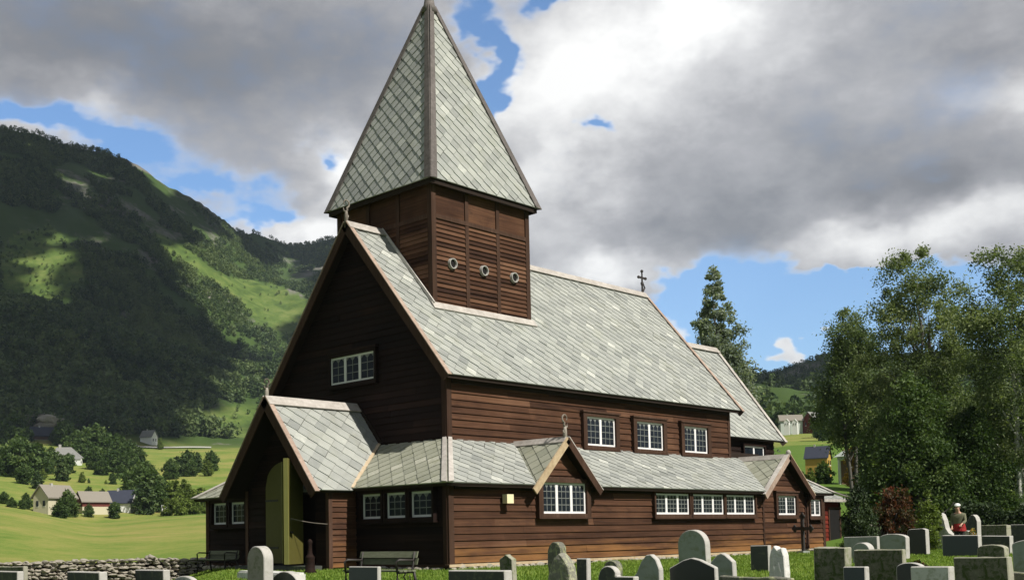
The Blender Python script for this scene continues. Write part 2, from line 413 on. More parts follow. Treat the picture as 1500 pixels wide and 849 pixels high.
_kb = np.array([bearing(x) for x, _ in KN])[::-1]           # increasing bearing
_kr = np.array([[p[0] for p in l] for _, l in KN])[::-1]
_kz = np.array([[colz(x, p[1], p[0]) for p in l] for x, l in KN])[::-1]
_fb = np.linspace(_kb[0], _kb[-1], 1600); _gk = np.exp(-.5*(np.arange(-24, 25)/9.)**2); _gk /= _gk.sum()
def _sm(A): return np.stack([np.convolve(np.pad(np.interp(_fb, _kb, A[:, i]), 24, mode='edge'), _gk, 'valid') for i in range(A.shape[1])], 1)
_kr, _kz = _sm(_kr), _sm(_kz); _kb = _fb
FH = np.array([math.cos(math.radians(44.678)), math.sin(math.radians(44.678))])
def near_z(X, Y):
    s = (X-CX)*FH[0]+(Y-CY)*FH[1]
    z = -.75+.66*np.clip(s/28., 0, 1)
    b = np.arctan2(Y-CY, X-CX)
    return z-.50*ss01((b-bearing(345))/(bearing(225)-bearing(345)))*ss01((s-8)/18.)*(1-ss01((s-60)/30.))
_noff = RNG.uniform(0, 2*math.pi, (14, 3)); _nk = RNG.normal(0, 1, (14, 2))
def rough(X, Y):
    z = np.zeros_like(X)
    for i in range(14):
        w = 2*math.pi/(340/(1.32**i)); k_ = _nk[i]/np.linalg.norm(_nk[i])
        z += (340/(1.32**i))*.020*np.sin(w*(k_[0]*X+k_[1]*Y)+_noff[i, 0]+1.3*np.sin(w*.6*(k_[1]*X-k_[0]*Y)+_noff[i, 1]))
    return z
def ground_z(X, Y):
    X = np.asarray(X, float); Y = np.asarray(Y, float)
    dx, dy = X-CX, Y-CY; r = np.hypot(dx, dy)+1e-6; b = np.arctan2(dy, dx)
    b0 = math.radians(44.678); b = (b-b0+math.pi) % (2*math.pi)-math.pi+b0
    nz = near_z(X, Y)
    R = np.stack([np.interp(b, _kb, _kr[:, i]) for i in range(5)]); Z = np.stack([np.interp(b, _kb, _kz[:, i]) for i in range(5)])
    z = nz.copy()
    r0 = np.full_like(r, 46.); z0 = nz
    segs = [(r0, z0)]+[(R[i], Z[i]) for i in range(5)]+[(R[4]*1.25, Z[4]*.86), (np.full_like(r, 4500.), np.full_like(r, 120.))]
    for i in range(len(segs)-1):
        (ra, za), (rb, zb) = segs[i], segs[i+1]
        t = np.clip((r-ra)/(rb-ra), 0, 1)
        if i < 2: t = ss01(t)*.5+t*.5
        z = np.where(r >= ra, za+(zb-za)*t, z)
    amp = ss01((r-R[2])/150.)*(1-.55*ss01((r-R[3])/(R[4]-R[3])))
    z = z+rough(X, Y)*amp+.5*np.sin(X*.045+1)*np.sin(Y*.05)*ss01((r-55)/80)*(1-ss01((r-200)/100))
    fade = ss01((np.abs(b-b0)-1.0)/.7)                      # behind the camera: level ground
    return z*(1-fade)+(-.75)*fade
def gz(x, y): return float(ground_z(np.array([x]), np.array([y]))[0])
def on_ground(x, d):      # a ground point under photo column x at distance d
    r = ray(x, 770); h = math.hypot(r.x, r.y); X, Y = CX+r.x/h*d, CY+r.y/h*d
    return Vector((X, Y, gz(X, Y)))
def np_mesh(name, V, Fq, mats, tint=None, smooth=False):
    me = bpy.data.meshes.new(name); nv, nf, k_ = len(V), len(Fq), Fq.shape[1]
    me.vertices.add(nv); me.vertices.foreach_set('co', np.ascontiguousarray(V, np.float32).ravel())
    me.loops.add(nf*k_); me.loops.foreach_set('vertex_index', np.ascontiguousarray(Fq, np.int32).ravel())
    me.polygons.add(nf); me.polygons.foreach_set('loop_start', np.arange(0, nf*k_, k_, dtype=np.int32))
    if smooth: me.polygons.foreach_set('use_smooth', np.ones(nf, bool))
    for m_ in mats: me.materials.append(m_)
    me.update(calc_edges=True)
    if tint is not None:
        a = me.attributes.new('tint', 'FLOAT', 'FACE'); a.data.foreach_set('value', np.ascontiguousarray(tint, np.float32))
    return me

def inpoly(px, py, poly):
    c = np.zeros(px.shape, bool); n = len(poly)
    for i in range(n):
        (x1, y1), (x2, y2) = poly[i], poly[(i+1) % n]
        k_ = ((y1 > py) != (y2 > py)) & (px < (x2-x1)*(py-y1)/((y2-y1) if y2 != y1 else 1e-9)+x1); c ^= k_
    return c
def npix(X, Y, Z):
    d = np.stack([X-CX, Y-CY, Z-CZ]); f, r, u = (np.tensordot(np.array(a), d, 1) for a in (FW, RT, UP))
    return 750+PX+F_PX*r/f, 424.5+PY-F_PX*u/f
# open ground on the slopes, surveyed off the photograph
MEADOWS = [[(222, 335), (265, 360), (330, 405), (400, 415), (455, 440), (440, 492), (395, 490), (345, 440), (290, 400), (235, 360)],
           [(292, 612), (330, 590), (385, 592), (384, 644), (330, 640), (295, 628)],
           [(20, 345), (75, 330), (120, 370), (125, 420), (60, 450), (0, 440), (0, 370)]]
def is_open(X, Y, Z):
    px, py = npix(X, Y, Z); o = np.zeros(X.shape, bool)
    for p in MEADOWS: o |= inpoly(px, py, p)
    return o

def m_terrain():
    m, k, p = mat('grass_and_hillside')
    at_ = k.new('ShaderNodeAttribute', attribute_name='zone'); zc = k.new('ShaderNodeSeparateColor'); k.l.new(at_.outputs['Color'], zc.inputs[0])
    n1 = k.noise(k.pos, .05, 6, .6); n2 = k.noise(k.pos, .6, 6, .65); n3 = k.noise(k.pos, 14, 4, .6)
    lawn = k.mix(k.m('ADD', k.m('MULTIPLY', n2, .6), k.m('MULTIPLY', n3, .5)), (.045, .095, .013), (.115, .185, .032))
    st = k.noise(k.vm('MULTIPLY', k.pos, (.04, .04, .3)), 1.0, 7, .65)
    f1 = k.m('ADD', k.m('ADD', k.m('MULTIPLY', st, .75), k.m('MULTIPLY', n2, .25)), k.m('MULTIPLY', k.m('SUBTRACT', n3, .5), .3))
    f1 = k.m('ADD', f1, k.m('ADD', k.m('MULTIPLY', k.m('SUBTRACT', k.noise(k.vm('MULTIPLY', k.pos, (.09, .05, .3)), 1.0, 9, .75), .5), .85), k.m('MULTIPLY', k.m('SUBTRACT', k.noise(k.pos, 3.0, 5, .7), .5), .25)))
    field = k.ramp(f1, [(.26, (.075, .135, .020)), (.42, (.130, .185, .036)), (.56, (.20, .215, .055)), (.72, (.29, .24, .09))])
    hill = k.mix(k.noise(k.pos, .02, 8, .65), (.022, .050, .012), (.070, .105, .028))
    rockc = k.mix(k.noise(k.pos, .15, 8, .7), (.07, .07, .06), (.22, .21, .18))
    hill = k.mix(k.ss(k.noise(k.pos, .013, 9, .75), .52, .62), hill, rockc)
    meadow = k.ramp(k.noise(k.pos, .045, 10, .75), [(.35, (.04, .07, .02)), (.5, (.085, .13, .030)), (.65, (.15, .18, .055))])
    c = k.mix(zc.outputs[0], lawn, field); c = k.mix(zc.outputs[1], c, hill); c = k.mix(zc.outputs[2], c, meadow)
    k.l.new(c, p.inputs['Base Color']); p.inputs['Roughness'].default_value = .95; p.inputs['Specular IOR Level'].default_value = .1
    bump(k, p, k.m('ADD', n3, k.m('MULTIPLY', n2, 2)), .6, .06)
    return m
def build_terrain():
    xs = np.concatenate([np.linspace(-900, -320, 20), np.linspace(-300, 560, 260), np.linspace(565, 1000, 60), np.linspace(1005, 1560, 110), np.linspace(1580, 2200, 20)])
    bs = np.array([bearing(x) for x in xs])[::-1]
    back = np.linspace(bs[-1]+.06, bs[0]+2*math.pi-.06, 40)
    B = np.concatenate([bs, back]); nb = len(B)
    rs = np.concatenate([np.linspace(.6, 46, 50), np.geomspace(47.5, 500, 80), np.linspace(506, 1650, 150), np.geomspace(1700, 4500, 12)])
    nr = len(rs); RR, BB = np.meshgrid(rs, B, indexing='ij'); X = CX+RR*np.cos(BB); Y = CY+RR*np.sin(BB); Z = ground_z(X.ravel(), Y.ravel()).reshape(X.shape)
    V = np.stack([X.ravel(), Y.ravel(), Z.ravel()], 1); V = np.vstack([V, [[CX, CY, -.75]]])
    i, j = np.meshgrid(np.arange(nr-1), np.arange(nb), indexing='ij'); j2 = (j+1) % nb
    Fq = np.stack([i*nb+j, (i+1)*nb+j, (i+1)*nb+j2, i*nb+j2], -1).reshape(-1, 4)
    me = np_mesh('terrain', V, Fq, [m_terrain()], smooth=True)
    bm = bmesh.new(); bm.from_mesh(me); bm.verts.ensure_lookup_table(); c = bm.verts[len(V)-1]
    for q in range(nb): bm.faces.new((c, bm.verts[q], bm.verts[(q+1) % nb])).smooth = True
    bm.to_mesh(me); bm.free()
    z = np.zeros((len(V), 4), np.float32); z[:, 3] = 1
    r = np.hypot(V[:, 0]-CX, V[:, 1]-CY); px, _ = npix(V[:, 0], V[:, 1], V[:, 2])
    left = (px < 760)
    wall_s = np.where(left, 38, 200)
    z[:, 0] = ss01((r-wall_s)/3.)
    z[:, 1] = ss01((r-np.where(left, 470, 330))/60.)
    z[:, 2] = is_open(V[:, 0], V[:, 1], V[:, 2])*(r > 450)
    a = me.attributes.new('zone', 'FLOAT_COLOR', 'POINT'); a.data.foreach_set('color', z.ravel())
    tag(link('terrain', me), 'grassy churchyard and valley floor rising into steep hillsides', None, None, 'structure')
build_terrain()

# ---------------------------------------------------------------- the church
W, N, OA, ZE, ZT = 12.0, 1.834, .341, 2.305, 3.755
ZM, OM, OG, ZR, LE, LN = 5.648, .377, .365, 11.132, 18.148, 17.783
TX, TW, TO, ZTE, ZS = 3.058, 2.399, .244, 12.336, 20.162
XC, YC, ZC, ZCR, XL = 23.76, 2.634, 4.762, 9.325, 21.915
MID = W/2
church = empty('stave_church', (0, 0, 0), 'dark brown wooden stave church with slate roofs and a pyramid spire', 'church')
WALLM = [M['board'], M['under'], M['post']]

def aisle_walls():
    mb = MB()     # south, weathered orange along the foot
    boards(mb, 1, 0, [(0.1, .1), (XL, .1), (XL, ZE+.12), (0.1, ZE+.12)], .205)
    mb.box((0.05, .02, -.2), (XL-.05, .12, ZE+.1), 1)
    for x0, x1 in ((-.03, .17), (XL-.17, XL+.03)): mb.box((x0, -.05, .06), (x1, .15, ZE+.15), 2, .5)
    for x in (16.95, 20.3): mb.box((x-.06, -.055, .1), (x+.06, .02, ZE+.1), 2)
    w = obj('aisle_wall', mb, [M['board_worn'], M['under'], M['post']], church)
    mb = MB(); mb.box((-.06, -.075, .0), (XL+.06, .1, .075), 0, .6)
    obj('sill_beam', mb, M['bleach'], w)
    mb = MB()
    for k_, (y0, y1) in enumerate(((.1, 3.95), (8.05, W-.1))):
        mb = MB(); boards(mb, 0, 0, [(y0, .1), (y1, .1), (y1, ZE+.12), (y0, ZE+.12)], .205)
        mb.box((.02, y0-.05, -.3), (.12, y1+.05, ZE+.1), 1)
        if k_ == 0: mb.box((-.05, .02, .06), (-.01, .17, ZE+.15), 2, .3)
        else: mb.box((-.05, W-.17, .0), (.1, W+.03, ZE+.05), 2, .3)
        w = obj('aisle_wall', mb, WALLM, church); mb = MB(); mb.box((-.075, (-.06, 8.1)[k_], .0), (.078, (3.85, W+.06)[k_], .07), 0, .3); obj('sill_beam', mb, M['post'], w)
    mb = MB(); mb.box((XL-.12, .1, -.2), (XL-.02, W-.1, ZE+.1), 1); obj('aisle_wall', mb, WALLM, church)
    mb = MB(); mb.box((.1, W-.12, -.2), (XL-.15, W-.02, ZE+.1), 1); obj('aisle_wall', mb, WALLM, church)
aisle_walls()

def foundation():
    mb = MB()
    x = 0.
    while x < XL:
        r = random.uniform(.14, .28); mb.blob((x+r, random.uniform(-.03, .06), random.uniform(-.1, -.04)), (r, .16, random.uniform(.09, .14)), 2, .3, x); x += r*1.8
    y = .2
    while y < W:
        r = random.uniform(.14, .28); mb.blob((random.uniform(-.03, .06), y+r, -.08), (.16, r, .11), 2, .3, y+40); y += r*1.8
    obj('foundation_stones', mb, M['rock'], church)
foundation()

def nave_walls():
    mb = MB()
    boards(mb, 1, N, [(N+.1, 3.3), (LN, 3.3), (LN, ZM+.3), (N+.1, ZM+.3)], .205)
    mb.box((N+.05, N+.02, 0), (LN-.05, N+.12, ZM+.2), 1)
    mb.box((N-.04, N-.05, 3.4), (N+.16, N+.1, ZM+.2), 2, .4); mb.box((LN-.14, N-.05, 3.4), (LN+.03, N+.1, ZM+.2), 2, .5)
    mb.box((N+.2, N-.07, 3.66), (LN-.16, N-.002, 3.80), 2, .8)
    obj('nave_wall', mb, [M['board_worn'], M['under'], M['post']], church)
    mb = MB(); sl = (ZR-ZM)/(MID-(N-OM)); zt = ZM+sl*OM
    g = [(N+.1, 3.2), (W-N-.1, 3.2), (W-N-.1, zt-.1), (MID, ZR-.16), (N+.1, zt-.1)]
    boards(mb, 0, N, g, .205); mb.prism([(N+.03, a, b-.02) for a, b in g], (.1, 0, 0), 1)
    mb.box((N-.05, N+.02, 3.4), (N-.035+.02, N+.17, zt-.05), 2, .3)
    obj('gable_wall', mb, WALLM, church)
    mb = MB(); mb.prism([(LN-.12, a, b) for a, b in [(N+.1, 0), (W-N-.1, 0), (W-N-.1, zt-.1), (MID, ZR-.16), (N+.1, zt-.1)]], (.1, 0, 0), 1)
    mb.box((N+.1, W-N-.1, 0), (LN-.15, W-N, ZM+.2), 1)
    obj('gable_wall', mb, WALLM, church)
nave_walls()

def rake(parent, p, q, face_m, cap_m, out, w=.22, capw=.16, lift=.06):
    # barge board hanging under a sloping roof edge p (top) -> q (foot), with a cap board on the slates
    p, q = Vector(p), Vector(q); out = Vector(out); d = (q-p).normalized()
    nrm = out.cross(d); nrm = nrm if nrm.z > 0 else -nrm
    q2 = q+d*.10
    mb = MB()
    mb.prism([p+nrm*.03-out*.0, q2+nrm*.03, q2-nrm*w, p-nrm*w*1.1], out*.045, 0, .5)
    o = obj('barge_board', mb, face_m, parent)
    mb = MB(); a = p+nrm*lift-out*capw; b = q2+nrm*lift-out*capw
    mb.prism([a, b, b+out*(capw+.06), a+out*(capw+.06)], nrm*.03, 0, .5)
    obj('cap_board', mb, cap_m, o)
def ridge_cap(parent, p, q, side, w=.3, slope=(.77, .64), m=None):
    # two boards meeting over a ridge; side = horizontal unit vector across the ridge
    mb = MB(); p, q = Vector(p), Vector(q); s = Vector(side)
    for sg in (1, -1):
        d = s*sg*slope[0]*w*.83+Vector((0, 0, -slope[1]*w*1.2)); nn = s*sg*slope[1]+Vector((0, 0, slope[0]))
        a = p+nn*.075; b = q+nn*.075
        mb.prism([a, b, b+d, a+d], nn*.03, 0, .5 if sg > 0 else .4)
    obj('ridge_board', mb, m or M['pale'], parent)
def scroll(name, parent, base, h, plane, m, ring=True):
    # carved dragon-style ridge finial : post, curling neck and ring head
    mb = MB(); b = Vector(base); pl = Vector(plane)
    mb.tube([b+Vector((0, 0, -.25)), b+Vector((0, 0, h*.25)), b+Vector((0, 0, h*.42))], [.075, .06, .045], 8)
    pts = []
    for i in range(15):
        a = i/14; ang = -1.4+a*5.4; r = h*.19*(1-.35*a)
        pts.append(b+Vector((0, 0, h*.76))+pl*(math.cos(ang)*r)+Vector((0, 0, math.sin(ang)*r)))
    mb.tube([b+Vector((0, 0, h*.4)), b+pl*.05+Vector((0, 0, h*.5))]+pts, [.042, .036]+[.034-.0014*i for i in range(15)], 7)
    mb.tube([b+Vector((0, 0, h*.34)), b-pl*h*.14+Vector((0, 0, h*.42)), b-pl*h*.16+Vector((0, 0, h*.55))], [.035, .03, .012], 6)
    mb.tube([b+Vector((0, 0, h*.12)), b+pl*h*.10+Vector((0, 0, h*.16)), b+pl*h*.13+Vector((0, 0, h*.26))], [.035, .03, .012], 6)
    return obj(name, mb, m, parent, True)

def main_roof():
    ye, yr = N-OM, W-N+OM
    mb = MB(); xw = N-OG
    slates(mb, [(xw, ye, ZM), (LE, ye, ZM), (LE, MID, ZR), (xw, MID, ZR)])
    slates(mb, [(LE, yr, ZM), (xw, yr, ZM), (xw, MID, ZR), (LE, MID, ZR)], .5)
    mb.box((N+.17, N-.12, ZM-.20), (LN-.15, N+.02, ZM+.25), 1, .3); mb.box((xw+.1, ye+.05, ZM-.10), (LE-.1, ye+.10, ZM-.02), 1, .3)  # dark plate added under the eave to thicken its shadow band
    r = obj('roof', mb, [M['slate'], M['under']], church)
    for x, out in ((xw, (-1, 0, 0)), (LE, (1, 0, 0))):
        for y in (ye, yr):
            rake(r, (x, MID, ZR), (x, y, ZM), M['post'], M['pink'], out, .20, .11)
    ridge_cap(r, (xw-.03, MID, ZR), (TX-.02, MID, ZR), (0, 1, 0), .34)
    ridge_cap(r, (TX+2*TW+.02, MID, ZR), (LE+.03, MID, ZR), (0, 1, 0), .34)
    scroll('finial', r, (xw+.02, MID, ZR+.1), .74, (1, 0, 0), M['finial'])
    mb = MB(); b = Vector((LE-.1, MID, ZR+.05))
    mb.tube([b, b+Vector((0, 0, 1.0))], [.05, .035], 8); mb.bar(b+Vector((-.25, 0, .68)), b+Vector((.25, 0, .68)), .06, .08)
    for dx, dz in ((-.25, .68), (.25, .68), (0, .97)): mb.blob(b+Vector((dx, 0, dz)), .075, 1, 0, 0)
    mb.blob(b+Vector((0, 0, .42)), (.10, .07, .10), 1, 0); mb.tube([b+Vector((.05, 0, .1)), b+Vector((.18, 0, .25)), b+Vector((.1, 0, .42))], [.05, .04, .02], 6)
    obj('ridge_cross', mb, M['iron'], r)
main_roof()

def tower():
    t = MB(); y0, y1, x0, x1 = MID-TW, MID+TW, TX, TX+2*TW; zb = 7.7; zt = ZTE+.05
    t.box((x0+.05, y0+.05, zb), (x1-.05, y1-.05, zt), 1)
    for x in (x0, x1):                                          # corner posts
        for y in (y0, y1): t.box((x-(.0 if x == x0 else .2), y-(.0 if y == y0 else .2), zb), (x+(.2 if x == x0 else 0), y+(.2 if y == y0 else 0), zt), 2, .45)
    def panel(axis, pl, sgn, u0):
        Wf = (lambda u, o, z: (u, pl+sgn*o, z)) if axis == 1 else (lambda u, o, z: (pl+sgn*o, u, z))
        us = [u0+.2, u0+1.56, u0+1.72, u0+3.08, u0+3.24, u0+4.60]
        for k_ in (1, 3): t.box(Wf(us[k_], .0, zb), Wf(us[k_+1], -.06, zt), 2, .5)
        t.box(Wf(u0+.2, .012, 11.14), Wf(u0+4.6, -.06, 11.28), 2, .6)
        for a in (0, 2, 4):
            t.box(Wf(us[a], -.045, 11.28), Wf(us[a+1], -.07, zt), 0, random.uniform(.3, .7))
            z = zb
            while z < 11.1:                                     # fixed louvre slats
                t.hexa([Wf(us[a], -.005, z), Wf(us[a+1], -.005, z), Wf(us[a+1], -.03, z), Wf(us[a], -.03, z),
                        Wf(us[a], -.045, z+.146), Wf(us[a+1], -.045, z+.146), Wf(us[a+1], -.075, z+.146), Wf(us[a], -.075, z+.146)], 0, random.random())
                z += .150
    panel(1, y0, -1, x0); panel(0, x0, -1, y0); panel(1, y1, 1, x0); panel(0, x1, 1, y0)
    tw = obj('tower', t, [M['board_worn'], M['under'], M['post']], church)
    for x in (3.96, 5.46, 6.98):
        mb = MB(); c = Vector((x, y0-.03, 9.74)); n_ = 24
        for i in range(n_):
            a0, a1 = 2*math.pi*i/n_, 2*math.pi*(i+1)/n_
            f = lambda a, r, o: c+Vector((math.cos(a)*r, -o, math.sin(a)*r))
            mb.hexa([f(a0, .13, -.05), f(a1, .13, -.05), f(a1, .185, -.05), f(a0, .185, -.05), f(a0, .145, .05), f(a1, .145, .05), f(a1, .172, .05), f(a0, .172, .05)], 0, .5)
        mb.prism([c+Vector((math.cos(2*math.pi*i/n_)*.137, .012, math.sin(2*math.pi*i/n_)*.137)) for i in range(n_)], (0, .03, 0), 1)
        obj('sound_hole', mb, [M['ring'], M['black']], tw)
    sl = (ZR-ZM)/(MID-(N-OM)); zf = ZR-sl*TW                     # flashing boards where the tower meets the roof
    mb = MB(); mb.prism([(x0-.1, y0-.16, zf-.13), (x1+.12, y0-.16, zf-.13), (x1+.12, y0, zf+.10), (x0-.1, y0, zf+.10)], (0, -.03, .03), 0, .5)
    a, b = Vector((x0-.015, y0-.05, zf+.05)), Vector((x0-.015, MID, ZR+.05))
    nn = Vector((0, -sl, 1)).normalized()*.06
    nn = Vector((0, -math.sin(math.atan(sl)), math.cos(math.atan(sl))))*.09
    mb.prism([a, b, b+nn, a+nn], (-.05, 0, 0), 0, .7)
    obj('flashing_board', mb, M['pale'], tw)
tower()

def spire():
    e = TO; x0, x1, y0, y1 = TX-e, TX+2*TW+e, MID-TW-e, MID+TW+e; xm = TX+TW
    zs = ZS-.1; corners = [(x0, y0), (x1, y0), (x1, y1), (x0, y1)]; mb = MB()
    k_ = .955; ct = [(xm+(x-xm)*(1-k_), MID+(y-MID)*(1-k_)) for x, y in corners]; zt = ZTE+(zs-ZTE)*k_
    for i in range(4):
        a, b = corners[i], corners[(i+1) % 4]; at_, bt = ct[i], ct[(i+1) % 4]
        slates(mb, [(*a, ZTE), (*b, ZTE), (*bt, zt), (*at_, zt)], .335, .04, deck=.08)
    mb.prism([(x0+.05, y0+.05, ZTE-.03), (x1-.05, y0+.05, ZTE-.03), (x1-.05, y1-.05, ZTE-.03), (x0+.05, y1-.05, ZTE-.03)], (0, 0, .05), 1)
    for q in range(4):
        (a, b) = ((x0+.04, y0+.04), (x1-.04, y0+.10)) if q == 0 else ((x0+.04, y1-.10), (x1-.04, y1-.04)) if q == 1 else ((x0+.04, y0+.1), (x0+.10, y1-.1)) if q == 2 else ((x1-.10, y0+.1), (x1-.04, y1-.1))
        mb.box((*a, ZTE-.16), (*b, ZTE-.035), 1)
    s = obj('spire', mb, [M['slate'], M['under']], church)
    for i in range(4):                                          # hip boards, one pair per hip
        cx_, cy_ = corners[i]; P0 = Vector((cx_, cy_, ZTE)); P1 = Vector((*ct[i], zt)); mb = MB()
        sx, sy = (1 if cx_ < xm else -1), (1 if cy_ < MID else -1)
        for ax in (0, 1):
            side = Vector((sx, 0, 0)) if ax == 0 else Vector((0, sy, 0)); up = (P1-P0).normalized()
            nn = side.cross(up).normalized(); out = Vector((0, -sy, 0)) if ax == 0 else Vector((-sx, 0, 0))
            nn = nn if nn.dot(out) > 0 else -nn
            o = nn*.055
            mb.prism([P0+o-side*.06-up*.06, P0+o+side*.22-up*.02, P1+o+side*.16, P1+o-side*.03], nn*.03, 0, .5 if ax == 0 else .35)
        obj('hip_board', mb, M['greyboard'], s)
    mb = MB(); c = Vector((xm, MID, zt-.25))
    mb.tube([c, c+Vector((0, 0, .35)), c+Vector((0, 0, .8)), c+Vector((0, 0, 1.5)), c+Vector((0, 0, 2.6))], [.34, .20, .12, .085, .06], 10)
    obj('finial', mb, M['greyboard'], s, True)
spire()

def aisle_roofs():
    s_ = (ZT-ZE)/(N+OA); e = -OA
    mb = MB()
    for (a0, a1, b1, b0) in ((e, 3.30, 4.82, N), (6.34, 16.68, 18.53, 4.82), (20.38, XL+OA, XL-N, 18.53)):   # south, cut round the dormers
        slates(mb, [(a0, e, ZE), (a1, e, ZE), (b1, N, ZT), (b0, N, ZT)])
    slates(mb, [(e, W-e, ZE), (e, e, ZE), (N, N, ZT), (N, W-N, ZT)], .38, .035, 2)                    # west
    slates(mb, [(XL+OA, e, ZE), (XL+OA, W-e, ZE), (XL+OA-(N+OA), W-N, ZT), (XL+OA-(N+OA), N, ZT)], .5)  # east
    slates(mb, [(XL+OA, W-e, ZE), (e, W-e, ZE), (N, W-N, ZT), (XL+OA-(N+OA), W-N, ZT)], .5)           # north
    mb.prism([(LN, N, ZT-.01), (XL+OA-(N+OA), N, ZT-.01), (XL+OA-(N+OA), W-N, ZT-.01), (LN, W-N, ZT-.01)], (0, 0, .25), 1)
    for a0, a1 in ((.2, 3.5), (6.15, 16.9), (20.2, XL-.2)): mb.box((a0, -.085, ZE-.15), (a1, .0, ZE+.1), 1, .3); mb.box((a0-.1, e+.05, ZE-.09), (a1+.1, e+.10, ZE-.02), 1, .3)  # dark plates below the aisle eaves widen the shadow strip there
    r = obj('aisle_roof', mb, [M['slate'], M['under'], M['slate_moss']], church)
    for (cx_, cy_, dx, dy) in ((e, e, 1, 1), (e, W-e, 1, -1), (XL+OA, e, -1, 1)):                     # hip boards
        P0 = Vector((cx_, cy_, ZE)); P1 = P0+Vector((dx*(N+OA), dy*(N+OA), ZT-ZE)); mb = MB(); up = (P1-P0).normalized()
        for side in (Vector((dx, 0, 0)), Vector((0, dy, 0))):
            nn = side.cross(up).normalized(); nn = nn if nn.z > 0 else -nn; o = nn*.055
            mb.prism([P0+o-up*.08, P0+o+side*.20-up*.02, P1+o+side*.16+up*.05, P1+o+up*.05], nn*.03, 0, .5)
        obj('hip_board', mb, M['pale'], r)
aisle_roofs()

def chancel():
    mb = MB(); y0, y1 = YC+.36, W-YC-.36; xe = XC-.35; sl = (ZCR-ZC)/(MID-YC); zt = ZC+sl*.36
    boards(mb, 1, y0, [(LN, 3.2), (xe, 3.2), (xe, ZC+.2), (LN, ZC+.2)], .205); mb.box((LN, y0+.02, 0), (xe-.05, y0+.12, ZC+.1), 1)
    mb.prism([(xe-.1, a, b) for a, b in [(y0+.05, 0), (y1, 0), (y1, zt-.1), (MID, ZCR-.15), (y0+.05, zt-.1)]], (.1, 0, 0), 0, .5)
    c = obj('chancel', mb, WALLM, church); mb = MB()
    slates(mb, [(LN-.3, YC, ZC), (XC, YC, ZC), (XC, MID, ZCR), (LN-.3, MID, ZCR)]); slates(mb, [(XC, W-YC, ZC), (LN-.3, W-YC, ZC), (LN-.3, MID, ZCR), (XC, MID, ZCR)], .5)
    obj('roof', mb, [M['slate'], M['under']], c)
    for y in (YC, W-YC): rake(c, (XC, MID, ZCR), (XC, y, ZC), M['pink'], M['pale'], (1, 0, 0), .2, .15)
    ridge_cap(c, (LN-.3, MID, ZCR), (XC+.04, MID, ZCR), (0, 1, 0), .34)
chancel()

def annex():
    x0, x1, y0, y1 = XL, 26.45, 1.5, 10.5; mb = MB()
    boards(mb, 1, y0, [(x0, .1), (x1, .1), (x1, 2.15), (x0, 2.15)], .205); mb.box((x0, y0+.02, -.2), (x1-.02, y0+.12, 2.1), 1)
    mb.box((x1-.12, y0+.12, -.2), (x1-.02, y1, 2.1), 0, .4)
    mb.box((25.3, y0-.075, 1.72), (26.5, y0-.002, 1.82), 2, .7); mb.box((25.28, y0-.07, .05), (25.36, y0-.002, 1.716), 2, .6); mb.box((26.34, y0-.06, .05), (26.46, y0-.002, 2.1), 2, .5)
    a = obj('vestry', mb, [M['annex'], M['under'], M['post']], church)
    mb = MB(); mb.box((25.38, y0-.056, .10), (26.32, y0-.002, 1.715), 0, .3); obj('door', mb, M['black'], a)
    mb = MB(); slates(mb, [(x0+.2, y0-.35, 2.13), (x1+.35, y0-.35, 2.13), (x1-1.3, y0+1.9, 3.25), (x0+.2, y0+1.9, 3.25)]); slates(mb, [(x1+.35, y0-.35, 2.13), (x1+.35, y1, 2.13), (x1-1.3, y1, 3.25), (x1-1.3, y0+1.9, 3.25)])
    mb.box((x0+.2, y0+1.9, 2), (x1-1.3, y1, 3.2), 1)
    r = obj('roof', mb, [M['slate'], M['under']], a); mb = MB(); P0, P1 = Vector((x1+.38, y0-.38, 2.15)), Vector((x1-1.3, y0+1.9, 3.27))
    mb.bar(P0+Vector((0, 0, .08)), P1+Vector((0, 0, .08)), .3, .05); mb.box((x0+.3, y0-.38, 2.04), (x1+.4, y0-.35, 2.16)); obj('hip_board', mb, M['pale'], r)
annex()

